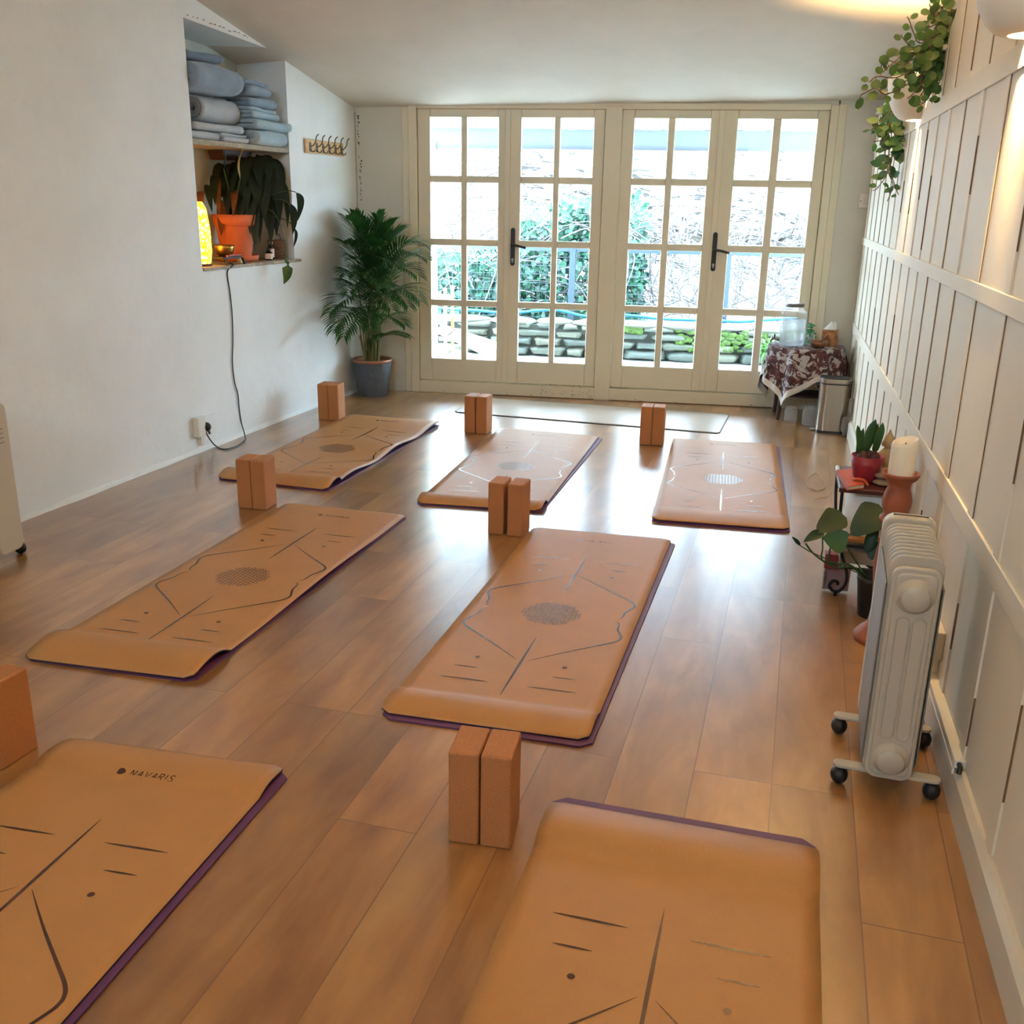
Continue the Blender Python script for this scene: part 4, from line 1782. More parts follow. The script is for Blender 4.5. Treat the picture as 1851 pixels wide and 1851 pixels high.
# glass of mint, wooden bowl, tissue box
M['mint'] = leafmat('mint_leaf', (70, 150, 100), .45, .3, .35)
gcn = Vector((.962, 6.715, CZ))
t = thing('mint_in_glass', 'bushy green sprigs in a small glass beside the drink dispenser', 'plant in a glass', gcn)
mb = MB()
mb.lathe([(.026, 0), (.030, .004), (.034, .075), (.032, .075), (.028, .006), (0, .006)], gcn, 24)
mb.build('glass', M['jarglass'], t)
rg = random.Random(5)
mb = MB()
for k in range(130):
    a, q = rg.uniform(0, 6.28), rg.uniform(.01, .135)
    rr = rg.uniform(0, .034) * (1 if q < .11 else .6)
    p = gcn + Vector((rr * math.cos(a), rr * math.sin(a), q))
    e = p + Vector((rg.uniform(-.02, .02), rg.uniform(-.02, .02), rg.uniform(-.004, .016)))
    mb.leaf(p, e, (rg.uniform(-1, 1), rg.uniform(-1, 1), .6), .015, .1, .1, 3)
mb.build('sprigs', M['mint'], t)
M['bowlwood'] = mat('bowl_wood', (122, 78, 48), .45, var=.2, vscale=12)
bc = Vector((1.015, 6.63, CZ))
mb = MB()
mb.lathe([(.0, 0), (.034, .001), (.052, .018), (.058, .042), (.054, .042), (.046, .02), (.0, .012)], bc, 32)
tag(mb.build('wooden_bowl', M['bowlwood']), 'shallow brown wooden bowl on the patterned cloth', 'bowl')
M['kraft'] = mat('brown_pattern_card', (150, 98, 58), .7, var=.75, vscale=26)
M['tissue'] = fabric('white_tissue', (232, 230, 226), .15)
tb = Vector((1.095, 6.73, CZ))
Mz = Matrix.Translation(tb) @ Matrix.Rotation(math.radians(-14), 4, 'Z')
t = thing('tissue_box', 'brown patterned cube tissue box with a white tissue, at the wall end of the cloth', 'tissue box', tb)
mb = MB()
mb.box(-.048, .048, -.048, .048, 0, .105, 0, Mz)
mb.build('carton', M['kraft'], t, bevel=.003)
mb = MB()


def tis(u, v):
    a = 2 * PI * u
    z = .104 + .042 * v
    rr = .034 * (1 - .55 * v) * (1 + .3 * math.sin(3 * a + 2 * v))
    return Mz @ Vector((rr * math.cos(a) - .008 + .02 * v, .3 * rr * math.sin(a), z - .012 * v * math.sin(2 * a)))


mb.grid(tis, 30, 8, closeu=True)
mb.build('tissue', M['tissue'], t)
mb = MB()
mb.prism([(1.045, 6.622, CZ + .05), (.985, 6.60, CZ + .012), (.99, 6.598, CZ + .006), (1.055, 6.62, CZ + .045)], (0, .03, .0))
kn = bc + Vector((0, 0, 0))
mb2 = MB()
mb2.tube([bc + Vector((-.02, 0, .018)), bc + Vector((.03, -.01, .062)), bc + Vector((.052, -.014, .084))], [.005, .0045, .008], 8)
tag(mb2.build('wooden_spoon', M['bowlwood']), 'thin wooden spoon leaning out of the wooden bowl', 'spoon')

# glass jars under the table
for i, (px, py, h_, r_, lb) in enumerate(((1428, 762, .10, .042, 'glass jar on the floor under the table, nearest the table leg'), (1461, 768, .12, .045, 'glass jar on the floor under the table, nearest the steel bin'))):
    p = gz(px, py, 0)
    mb = MB()
    mb.lathe([(0, .002), (r_ * .9, .002), (r_, .01), (r_, h_ * .75), (r_ * .75, h_ * .88), (r_ * .78, h_)], p, 28)
    tag(mb.build('glass_jar', M['jarglass']), lb, 'jar', 'glass jars under the table')

# ------------------------------------------------------------------ steel bin
M['brushed'] = mat('brushed_steel', (158, 148, 136), .3, .9, var=.07, vscale=2, stretch=(30, 30, 1))
M['bin_dark'] = mat('bin_dark_plastic', (40, 38, 38), .45, var=.1)
bp = Vector((1.092, 6.31, 0))
Mb = Matrix.Translation(bp) @ Matrix.Rotation(math.radians(-6), 4, 'Z')


def sweep_rr(mb, w, dp, r_, z0, z1, M4, mi=0):
    o_ = rrect(w, dp, r_, 7)
    mb.prism([M4 @ Vector((x, y, z0)) for x, y in o_], Vector((0, 0, z1 - z0)), mi)


t = thing('pedal_bin', 'brushed steel pedal bin on the floor beside the draped table', 'bin', bp)
mb = MB()
sweep_rr(mb, .182, .15, .045, .015, .305, Mb)
mb.build('body', M['brushed'], t)
mb = MB()
sweep_rr(mb, .185, .153, .045, 0, .016, Mb)
mb.build('base', M['bin_dark'], t)
mb = MB()
sweep_rr(mb, .176, .145, .043, .304, .314, Mb)
mb.build('seal', M['bin_dark'], t)
mb = MB()
sweep_rr(mb, .188, .156, .047, .313, .340, Mb)
ld = mb.build('lid', M['brushed'], t, bevel=.003)
mb = MB()
sweep_rr(mb, .168, .136, .042, .339, .345, Mb)
mb.build('lid_inlay', M['bin_dark'], ld, bevel=.002)
mb = MB()
mb.box(-.125, -.085, -.03, .03, .008, .02, 0, Mb)
mb.build('pedal', M['chrome'], t, bevel=.003)
mb = MB()
mb.box(.088, .10, -.02, .02, .22, .33, 0, Mb)
mb.build('hinge', M['bin_dark'], t, bevel=.003)
# sack between bin and wall
M['sack'] = fabric('grey_sack', (112, 104, 98))
mb = MB()
sc_ = gz(1545, 778, 0)
mb.ell((rx(6.19) - .034, 6.19, .06), (.026, .038, .06), 20, 12, 0, None, .25, random.Random(2))
tag(mb.build('cloth_sack', M['sack']), 'small grey sack stuffed between the steel bin and the panelled wall', 'sack')

# ------------------------------------------------------------------ plant stand with odds and ends
M['iron'] = mat('wrought_iron', (22, 19, 19), .5, .3, var=.15)
M['standtop'] = mat('red_brown_board', (74, 34, 28), .4, var=.18, vscale=6, stretch=(1, 6, 1))
ST = .412


def SP(a, b, z):
    """stand frame: a across towards the wall, b away from the camera"""
    return Vector((.655, 3.465, z)) + Vector((.9945, -.1045, 0)) * a + Vector((.1045, .9945, 0)) * b


t = thing('plant_stand', 'dark little stand with scrolled iron legs by the panelled wall', 'stand', SP(.11, .16, 0))
mb = MB()
mb.prism([SP(0, 0, ST - .018), SP(.215, 0, ST - .018), SP(.215, .33, ST - .018), SP(0, .33, ST - .018)], (0, 0, .018))
mb.build('top_board', M['standtop'], t, bevel=.004)
for a, b in ((.012, .012), (.012, .318), (.2, .012), (.2, .318)):
    s = 1 if a < .1 else -1
    mb = MB()
    p = [SP(a, b, ST - .016), SP(a + s * .004, b, .30), SP(a + s * .020, b, .18), SP(a + s * .048, b, .10), SP(a + s * .052, b, .055), SP(a + s * .035, b, .022), SP(a + s * .012, b, .016),
         SP(a - s * .004, b, .034), SP(a + s * .004, b, .055), SP(a + s * .02, b, .055), SP(a + s * .024, b, .043)]
    mb.tube(smooth_path(p, 5), .0058, 8)
    mb.cyl(SP(a + s * .02, b, .02), SP(a + s * .02, b, 0), .007)
    mb.build('leg', M['iron'], t)
for z in (.196, .112):
    mb = MB()
    for (A, B) in (((.03, .012), (.19, .012)), ((.03, .318), (.19, .318)), ((.03, .012), (.03, .318)), ((.19, .012), (.19, .318)), ((.03, .16), (.19, .16))):
        mb.tube([SP(*A, z), SP(*B, z)], .005, 6)
    mb.build('shelf_rail', M['iron'], t)


def sbox(name, label, cat, a0, a1, b0, b1, z0, z1, m, bev=.002, yaw=0.0):
    mb = MB()
    c = SP((a0 + a1) / 2, (b0 + b1) / 2, z0)
    w, dd = (a1 - a0) / 2, (b1 - b0) / 2
    M4 = Matrix.Translation(c) @ Matrix.Rotation(math.radians(-6 + yaw), 4, 'Z')
    mb.box(-w, w, -dd, dd, 0, z1 - z0, 0, M4)
    o = mb.build(name, m, bevel=bev)
    return tag(o, label, cat)


M['paper'] = mat('white_paper', (238, 235, 228), .7, var=.06, vscale=12, bump=.3, bscale=14, bdist=.01)
M['orangebook'] = mat('orange_cover', (186, 78, 44), .5, var=.1)
M['tan'] = mat('tan_card', (190, 130, 72), .7, var=.1)
M['beige'] = mat('beige_card', (150, 132, 112), .7, var=.1)
M['red'] = mat('dark_red_card', (120, 34, 26), .5, var=.12)
M['pages'] = mat('cream_pages', (222, 204, 172), .8, var=.06)
sbox('envelope', 'tan padded envelope lying on the middle rails of the little stand', 'envelope', .03, .19, .03, .28, .202, .218, M['tan'], .003)
sbox('red_folder', 'thin dark red folder under the tan envelope on the stand', 'folder', .04, .195, .04, .29, .2015, .2025, M['red'], 0)
# crumpled white paper bag
rg = random.Random(12)
mb = MB()


def bag(u, v):
    a = 2 * PI * u
    cx, sx = math.cos(a), math.sin(a)
    w = .072 * (abs(cx) ** .35) * (1 if cx > 0 else -1)
    dd = .09 * (abs(sx) ** .35) * (1 if sx > 0 else -1)
    k = 1 - .22 * v ** 3 + .05 * math.sin(7 * v + 3 * a)
    return SP(.112 + w * k, .16 + dd * k, .219 + .16 * v + .006 * math.sin(5 * a) * v)


mb.grid(bag, 40, 14, closeu=True)
mb.add([bag(i / 40, 1) for i in range(40)], [tuple(range(40))], 0)
tag(mb.build('paper_bag', M['paper']), 'crumpled white paper bag under the top board of the stand', 'bag')
sbox('card_box', 'flat beige card box on the lowest rails of the stand', 'box', .035, .19, .04, .28, .118, .165, M['beige'])
sbox('red_box', 'small dark red box at the corner of the stand, above the spiral notebook', 'box', -.022, .024, -.035, .01, .118, .172, M['red'])
t = thing('notebook', 'spiral notebook standing behind the scrolled iron leg of the stand', 'notebook', SP(.03, .03, 0))
mb = MB()
mb.prism([SP(-.012, .05, .006), SP(.078, .05, .006), SP(.078, .035, .104), SP(-.012, .035, .104)], Vector((.1, .99, .12)) * .012)
mb.build('cover', mat('mauve_cover', (150, 118, 116), .6, var=.08), t, bevel=.001)
mb = MB()
for k in range(10):
    z = .014 + k * .0092
    c = SP(-.010, .05 - z * .15, z)
    mb.tube([c + Vector((.006 * math.cos(a), -.004 + .006 * math.sin(a), 0)) for a in [i * PI / 4 for i in range(9)]], .0011, 5)
mb.build('spiral', M['black_metal'], t)

# hyacinth in a red pot
M['redpot'] = mat('red_pot', (142, 34, 48), .45, var=.06)
M['bulb_skin'] = mat('brown_bulb', (62, 30, 26), .6, var=.35, vscale=20)
M['hyleaf'] = leafmat('hyacinth_leaf', (40, 78, 34), .35, .3, .1)
hc = SP(.092, .115, ST)
t = thing('hyacinth', 'sprouting green bulb plant in a red pot on the little stand', 'potted plant', hc)
mb = MB()
mb.lathe([(.0, .0), (.034, .001), (.042, .02), (.052, .06), (.056, .098), (.0535, .098), (.050, .075), (0, .074)], hc, 36)
mb.build('pot', M['redpot'], t)
rg = random.Random(3)
for i, (dx, dy) in enumerate(((-.018, -.006), (.006, .012), (.022, -.004))):
    mb = MB()
    mb.lathe([(.012, .06), (.021, .078), (.019, .096), (.009, .112), (0, .116)], hc + Vector((dx, dy, 0)), 18)
    mb.build('bulb', M['bulb_skin'], t)
mb = MB()
for (b, tp, w, bd) in (((1553, 822), (1550, 768), .020, .05), ((1556, 820), (1561, 773), .017, -.05), ((1562, 818), (1583, 757), .026, .06), ((1563, 818), (1577, 762), .022, -.05),
                       ((1580, 818), (1596, 763), .024, .07), ((1581, 818), (1593, 768), .020, -.05), ((1552, 821), (1555, 780), .02, .0), ((1566, 816), (1588, 765), .02, .02)):
    P0 = at(b[0], b[1], hc.y)
    P1 = at(tp[0], tp[1], hc.y + rg.uniform(-.02, .02))
    P0.z = max(P0.z, hc.z + .085)
    mid = (P0 + P1) / 2 + Vector((bd * .12, -.01, 0))
    leaf_curve(mb, bez(P0, mid, P1, 10), w, 0, .5, 'strap', Vector((0, 1, .2)))
mb.build('leaves', M['hyleaf'], t)

# open-ended matchbook and lighter, pebbles, figurine
t = thing('book', 'small orange covered book lying at the front corner of the stand', 'book', SP(.03, .04, ST))
cs = [gz(1512, 857, ST), gz(1531, 887, ST), gz(1562, 883, ST), gz(1541, 854, ST)]
mb = MB()
ctr = sum(cs, Vector()) / 4
mb.prism([ctr + (p - ctr) * .97 + Vector((0, 0, .0025)) for p in cs], (0, 0, .011))
mb.build('pages', M['pages'], t)
mb = MB()
mb.prism([p + Vector((0, 0, .0005)) for p in cs], (0, 0, .002))
mb.prism([p + Vector((0, 0, .0135)) for p in cs], (0, 0, .002))
e = (cs[1] - cs[0]).normalized()
nrm = Vector((e.y, -e.x, 0))
mb.prism([cs[0] + Vector((0, 0, .001)), cs[1] + Vector((0, 0, .001)), cs[1] + Vector((0, 0, .015)), cs[0] + Vector((0, 0, .015))], nrm * -.002)
mb.build('cover', M['orangebook'], t)
lp_ = gz(1514, 855, ST)
mb = MB()
mb.tube([SP(.004, .20, ST + .008), SP(.006, .265, ST + .008)], .0075, 12)
tag(mb.build('lighter', M['white_plastic']), 'white lighter lying at the edge of the little stand', 'lighter')
M['stone'] = mat('grey_brown_pebble', (128, 108, 84), .75, var=.2, vscale=18)
p = SP(.152, .075, ST)
mb = MB()
mb.ell(p + Vector((0, 0, .0125)), (.036, .026, .0125), 20, 10, 0, None, .08, random.Random(1))
tag(mb.build('pebble', M['stone']), 'flat pebble lying on the little stand, lower of the stacked two', 'pebble', 'pebbles stacked on the stand')
mb = MB()
mb.ell(p + Vector((-.004, .002, .036)), (.030, .022, .0115), 20, 10, 0, None, .08, random.Random(6))
tag(mb.build('pebble', M['stone']), 'flat pebble on top of the other on the little stand', 'pebble', 'pebbles stacked on the stand')
mb = MB()
mb.tube(smooth_path([SP(.05, .055, ST + .018), SP(.065, .045, ST + .024), SP(.085, .05, ST + .019), SP(.1, .045, ST + .004)], 4), .006, 8)
tag(mb.build('amber_bracelet', M['orangebook']), 'amber coloured strip of dried peel on the orange book', 'dried peel')
M['figure'] = mat('sandstone', (172, 142, 100), .8, var=.18, vscale=16, bump=.2, bscale=60)
fc = SP(.172, .235, ST)
t = thing('stone_figurine', 'seated sandstone figurine with a pointed cap behind the white candle', 'figurine', fc)
mb = MB()
mb.ell(fc + Vector((0, 0, .024)), (.040, .034, .024), 20, 10)
mb.ell(fc + Vector((-.022, -.022, .02)), (.022, .014, .014), 14, 8)
mb.ell(fc + Vector((.022, -.022, .02)), (.022, .014, .014), 14, 8)
mb.lathe([(.030, .03), (.034, .055), (.030, .085), (.018, .098), (.010, .106)], fc, 20)
mb.ell(fc + Vector((-.031, -.008, .062)), (.010, .012, .026), 12, 8)
mb.ell(fc + Vector((.031, -.008, .062)), (.010, .012, .026), 12, 8)
mb.build('body', M['figure'], t)
mb = MB()
mb.ell(fc + Vector((0, -.002, .122)), (.021, .021, .024), 18, 12)
mb.ell(fc + Vector((0, -.023, .120)), (.004, .005, .006), 8, 6)
mb.lathe([(.021, .128), (.017, .142), (.008, .156), (.002, .172), (0, .173)], fc, 18)
mb.ell(fc + Vector((-.021, 0, .118)), (.004, .005, .01), 8, 6)
mb.ell(fc + Vector((.021, 0, .118)), (.004, .005, .01), 8, 6)
mb.build('head', M['figure'], t)

# ------------------------------------------------------------------ candle on its turned holder
M['redclay'] = mat('red_brown_turned_wood', (142, 76, 48), .6, var=.15, vscale=14)
M['wax'] = mat('ivory_wax', (236, 226, 204), .45, var=.02)
M['wax'].node_tree.nodes['Principled BSDF'].inputs['Subsurface Weight'].default_value = .25
M['wax'].node_tree.nodes['Principled BSDF'].inputs['Subsurface Radius'].default_value = (.02, .012, .006)
cc = Vector((.765, 3.10, 0))
mb = MB()
mb.lathe([(0, 0), (.075, 0), (.078, .02), (.062, .04), (.04, .06), (.032, .12), (.038, .2), (.046, .27), (.038, .33), (.030, .37), (.034, .40), (.046, .412), (.046, .425), (.036, .436), (.043, .462), (.045, .484),
          (.040, .505), (.033, .524), (.036, .538), (.040, .545), (.050, .553), (.057, .566), (.057, .572), (.052, .572), (.047, .562), (0, .558)], cc, 40)
tag(mb.build('candle_holder', M['redclay']), 'tall turned red brown candle holder behind the oil heater', 'candle holder')
t = thing('candle', 'thick ivory pillar candle with a slanting rim on the turned holder', 'candle', cc + Vector((0, 0, .5585)))


def cnd(u, v):
    a = 2 * PI * u
    prof = [(0.0, 0), (.0385, 0), (.0395, .003), (.0395, .108), (.037, .116), (.030, .112), (.012, .100), (0, .099)]
    k = v * 7
    i = min(6, int(k))
    q = k - i
    r_ = prof[i][0] * (1 - q) + prof[i + 1][0] * q
    z = prof[i][1] * (1 - q) + prof[i + 1][1] * q
    if i >= 2:
        z += (.011 * math.cos(a - .3)) * (1 if i > 2 else q) * (1 if i < 5 else .5)
    return cc + Vector((r_ * math.cos(a), r_ * math.sin(a), .5585 + z))


mb = MB()
mb.grid(cnd, 40, 28, closeu=True)
mb.build('wax', M['wax'], t)
mb = MB()
mb.tube([cc + Vector((0, 0, .655)), cc + Vector((.002, 0, .668))], .0013, 6)
mb.build('wick', M['black_metal'], t)

# ------------------------------------------------------------------ trailing plant in a black pot
M['pothos'] = leafmat('pothos_leaf', (15, 52, 20), .5, .2, .15)
M['pothosyoung'] = leafmat('pale_pothos_leaf', (40, 84, 34), .5, .15, .25)
M['blackpot'] = mat('black_pot', (20, 20, 20), .55, var=.2)
pp = gz(1573, 1112, 0)
pp = Vector((pp.x, pp.y, 0))
t = thing('trailing_pothos', 'heart leaved plant trailing from a black pot on the floor behind the oil heater', 'potted plant', pp)
mb = MB()
mb.lathe([(0, 0), (.044, .001), (.058, .13), (.060, .133), (.060, .148), (.055, .148), (.052, .128), (0, .126)], pp, 32)
mb.build('pot', M['blackpot'], t)
mb = MB()
mb.lathe([(.053, .130), (0, .134)], pp, 20)
mb.build('soil', M['soil'], t)
sk, l1, l2 = MB(), MB(), MB()
Yp = pp.y
b0 = pp + Vector((-.01, 0, .13))


def stem(pxs, r_=.0028):
    P = [b0 + Vector((random.uniform(-.015, .015), 0, 0))] + [at(a, b, Yp + c) for a, b, c in pxs]
    sk.tube(smooth_path(P, 6), r_, 6)


stem([(1540, 1026, -.06), (1512, 1026, -.08), (1488, 1014, -.08), (1468, 998, -.08), (1456, 982, -.08)], .0034)
stem([(1540, 1024, -.06), (1489, 1014, -.08), (1487, 990, -.07), (1487, 968, -.06)])
stem([(1535, 1020, -.06), (1500, 1018, -.07), (1501, 990, -.07), (1505, 975, -.07)])
stem([(1530, 985, -.02), (1545, 958, -.02), (1570, 945, -.02)])
stem([(1532, 990, -.04), (1520, 965, -.04), (1512, 945, -.04)])
stem([(1475, 1002, -.08), (1462, 996, -.08), (1446, 986, -.08)], .002)
cam_up = lambda p: (CAM - p).normalized()


def pleaf(mbx, a, b, dy0, dy1, w, bend=.08, fold=.12, shape='heart', tilt=Vector((0, 0, .5))):
    p, e = at(a[0], a[1], Yp + dy0), at(b[0], b[1], Yp + dy1)
    mbx.leaf(p, e, cam_up(p) + tilt, w, bend, fold, 10, 0, shape)


pleaf(l1, (1524, 930), (1476, 962), -.02, -.07, .098, .05)
pleaf(l1, (1597, 920), (1538, 968), -.0, -.04, .125, .07)
pleaf(l2, (1508, 958), (1519, 1001), -.07, -.11, .088, -.05)
pleaf(l1, (1490, 964), (1452, 980), -.06, -.09, .036, .14, .5, 'lance')
pleaf(l1, (1447, 986), (1431, 970), -.08, -.09, .014, .0, .4, 'lance')
pleaf(l1, (1566, 1000), (1588, 940), -.0, .03, .04, .05, .4, 'lance')
pleaf(l1, (1572, 1010), (1600, 975), .0, .03, .05, .05, .3, 'heart')
l1.build('leaves', M['pothos'], t)
l2.build('young_leaf', M['pothosyoung'], t)
sk.build('stems', M['stalk'], t)

# string on the floor
M['twine'] = mat('pale_twine', (176, 152, 124), .8, var=.15)
mb = MB()
P = [gz(a, b, .003) for a, b in ((1489, 882), (1470, 888), (1458, 872), (1464, 860), (1476, 855), (1488, 868), (1492, 880), (1478, 886), (1462, 880), (1457, 870))]
mb.tube(smooth_path(P, 7), .0016, 5)
tag(mb.build('twine_loop', M['twine']), 'thin twine lying in loops on the floor left of the stand', 'twine')
mb = MB()
P = [gz(a, b, .003) for a, b in ((1511, 878), (1500, 892), (1494, 898), (1480, 900), (1473, 904))]
mb.tube(smooth_path(P, 7), .0016, 5)
tag(mb.build('twine_end', M['twine']), 'loose twine end on the floor touching the foot of the stand', 'twine')

# ------------------------------------------------------------------ trailing plants on the ledge
M['round_leaf'] = leafmat('round_leaf', (56, 90, 40), .35, .3, .3)
M['ivy_leaf'] = leafmat('trailing_leaf', (52, 96, 46), .35, .3, .25)
M['vine'] = mat('thin_vine', (92, 66, 44), .6, var=.2)
M['ledgepot'] = mat('pale_pot', (196, 188, 176), .6, var=.05)


def trailing(name, label, Y, potoff, stems, size, lm, seed, shape):
    rg = random.Random(seed)
    pc = RP(Y, LEDGE, -potoff)
    t = thing(name, label, 'hanging plant', pc)
    mb = MB()
    mb.lathe([(0, .001), (.055, .001), (.072, .12), (.066, .12), (.06, .10), (0, .098)], pc + Vector((0, 0, .0145 if potoff < .02 else 0)), 28)
    mb.build('pot', M['ledgepot'], t)
    sk, lf = MB(), MB()
    for st in stems:
        P = [pc + Vector((rg.uniform(-.03, .03), rg.uniform(-.03, .03), .11)), RP(Y + rg.uniform(-.1, .1), LEDGE + .06, .0)]
        if st[0][1] < 40 and False:
            P = P[:1]
        P += [at(a, b, y) for a, b, y in st]
        P = smooth_path(P, 8)
        sk.tube(P, .0022, 5)
        acc = 0.0
        side = 1
        for i in range(6, len(P)):
            acc += (P[i] - P[i - 1]).length
            if acc > size * rg.uniform(.45, .75):
                acc = 0
                tg = (P[i] - P[i - 1]).normalized()
                nrm = (cam_up(P[i]) + Vector((rg.uniform(-.7, .7), rg.uniform(-.5, .5), rg.uniform(.0, .9)))).normalized()
                sd = tg.cross(nrm).normalized() * side
                side = -side
                dr = (sd + tg * rg.uniform(-.2, .7) + Vector((0, 0, rg.uniform(-.5, .3)))).normalized()
                s = size * rg.uniform(.65, 1.15)
                b = P[i] + dr * s * .22
                e = b + dr * s
                for q in (b, e):
                    k = (q - RP(q.y, q.z, .012)).dot(RN)
                    if k < 0 and q.z < LEDGE:
                        q -= RN * k
                sk.tube([P[i], b], .0012, 4)
                lf.leaf(b, e, nrm, s * (.92 if shape == 'round' else .62), rg.uniform(-.06, .12), rg.uniform(.02, .2), 6, 0, shape)
    lf.build('leaves', M[lm], t)
    sk.build('vines', M['vine'], t)
    return t


A = [[(1722, 4, 4.25), (1714, 40, 4.2), (1700, 70, 4.2), (1686, 100, 4.2)], [(1716, 20, 4.25), (1706, 60, 4.22), (1694, 110, 4.2), (1690, 150, 4.2)], [(1700, 12, 4.2), (1690, 30, 4.1), (1680, 8, 4.1)],
     [(1706, 30, 4.2), (1690, 44, 4.15), (1676, 52, 4.1)], [(1700, 60, 4.2), (1664, 78, 4.05), (1652, 60, 4.0), (1644, 38, 4.0), (1640, 30, 4.0)], [(1690, 80, 4.2), (1662, 92, 4.1), (1640, 78, 4.0), (1628, 62, 4.0)],
     [(1690, 88, 4.2), (1656, 104, 4.1), (1630, 116, 4.0), (1600, 108, 4.0), (1592, 122, 4.0)], [(1690, 100, 4.2), (1660, 120, 4.1), (1620, 140, 4.0), (1586, 138, 3.95), (1572, 148, 3.95)],
     [(1688, 110, 4.2), (1650, 146, 4.1), (1604, 170, 4.0), (1582, 160, 3.95), (1556, 172, 3.95)], [(1690, 120, 4.2), (1668, 148, 4.1), (1650, 170, 4.1), (1640, 178, 4.1)],
     [(1692, 120, 4.2), (1688, 150, 4.15), (1676, 180, 4.1), (1658, 192, 4.1)], [(1698, 110, 4.2), (1700, 140, 4.2), (1690, 172, 4.15), (1692, 182, 4.15)], [(1690, 90, 4.2), (1670, 110, 4.15), (1655, 134, 4.1), (1632, 150, 4.05)],
     [(1702, 80, 4.22), (1698, 120, 4.2), (1696, 140, 4.2)], [(1696, 64, 4.2), (1680, 90, 4.15), (1672, 120, 4.1), (1664, 150, 4.1)], [(1710, 50, 4.22), (1702, 90, 4.2), (1690, 130, 4.2)],
     [(1690, 96, 4.2), (1660, 100, 4.1), (1636, 98, 4.05), (1612, 116, 4.0), (1596, 130, 4.0)], [(1704, 16, 4.2), (1694, 20, 4.15), (1684, 40, 4.1)],
     [(1700, 90, 4.2), (1684, 130, 4.15), (1672, 160, 4.1), (1662, 176, 4.1)]]
trailing('trailing_plant', 'round leaved plant spilling from the ledge over the near bowl lamp', 4.42, .10, A, .040, 'round_leaf', 3, 'round')
B = [[(1612, 196, 5.3), (1598, 215, 5.2), (1584, 225, 5.2), (1575, 235, 5.2)], [(1616, 200, 5.3), (1604, 230, 5.2), (1592, 262, 5.2)], [(1620, 205, 5.3), (1612, 240, 5.25), (1606, 280, 5.2), (1612, 305, 5.2)],
     [(1622, 220, 5.3), (1626, 255, 5.25), (1640, 270, 5.2), (1646, 282, 5.2)], [(1616, 220, 5.3), (1600, 250, 5.2), (1580, 256, 5.15)], [(1620, 240, 5.3), (1612, 280, 5.25), (1606, 310, 5.2), (1614, 335, 5.2), (1604, 364, 5.2)],
     [(1618, 260, 5.3), (1608, 300, 5.2), (1616, 330, 5.2), (1624, 352, 5.2)], [(1624, 215, 5.3), (1630, 235, 5.25), (1636, 255, 5.2)], [(1618, 210, 5.3), (1610, 226, 5.2), (1618, 248, 5.2), (1604, 270, 5.2)],
     [(1622, 225, 5.3), (1634, 248, 5.25), (1628, 275, 5.2), (1618, 290, 5.2)], [(1612, 290, 5.3), (1590, 335, 5.2), (1578, 345, 5.2)], [(1614, 215, 5.3), (1592, 240, 5.2), (1586, 220, 5.2)],
     [(1620, 235, 5.3), (1604, 262, 5.2), (1600, 290, 5.2), (1608, 318, 5.2)]]
trailing('trailing_plant', 'second trailing plant further along the ledge, hanging down beside the light switch', 5.5, .10, B, .055, 'ivy_leaf', 5, 'lance')
# ------------------------------------------------------------------ outside the doors
M['patio'] = mat('pale_patio_paving', (176, 176, 172), .8, var=.08, vscale=5, bump=.1, bscale=50)
mb = MB()
mb.box(-7, 7, 7.06, 9.5, -.12, -.05)
tag(mb.build('patio_ground', M['patio'], origin=(0, 0, 0)), kind='structure')
mb = MB()
mb.box(-9, 7, -12, YR - .12, -.2, -.05)
tag(mb.build('ground_behind', M['patio'], origin=(0, 0, 0)), kind='structure')
M['bank'] = mat('pale_leaf_litter', (142, 136, 122), .95, var=.3, vscale=9, bump=.6, bscale=14, bdist=.05)


def bank(u, v):
    x = -9 + 18 * u
    y = 9.5 + 12 * v
    z = .20 + .05 * math.sin(3 * x) * min(1, v * 6) + (1.9 * max(0, v - .22) ** 1.1 + .6 * v) + .12 * math.sin(1.7 * x + 9 * v) * v
    return Vector((x, y, z))


mb = MB()
mb.grid(bank, 60, 40)
tag(mb.build('terrain', M['bank'], origin=(0, 0, 0)), kind='structure')

# dry stone wall
M['stones'] = mat('grey_field_stone', (72, 75, 64), .85, var=.15, vscale=6, bump=.5, bscale=30, bdist=.012)
M['stones2'] = mat('buff_field_stone', (84, 84, 70), .85, var=.15, vscale=7, bump=.5, bscale=30, bdist=.012)
M['stones3'] = mat('dark_field_stone', (62, 68, 60), .85, var=.15, vscale=7, bump=.5, bscale=30, bdist=.012)
M['moss'] = mat('bright_moss', (56, 78, 24), .95, var=.4, vscale=22, bump=.8, bscale=60, bdist=.01)
M['joint'] = mat('dark_joint', (46, 48, 40), .95, var=.3)
rg = random.Random(17)
t = thing('garden_wall', 'low dry stone wall across the patio, mossy towards its right end', 'stone wall', (0, 9.4, -.05))
mb = MB()


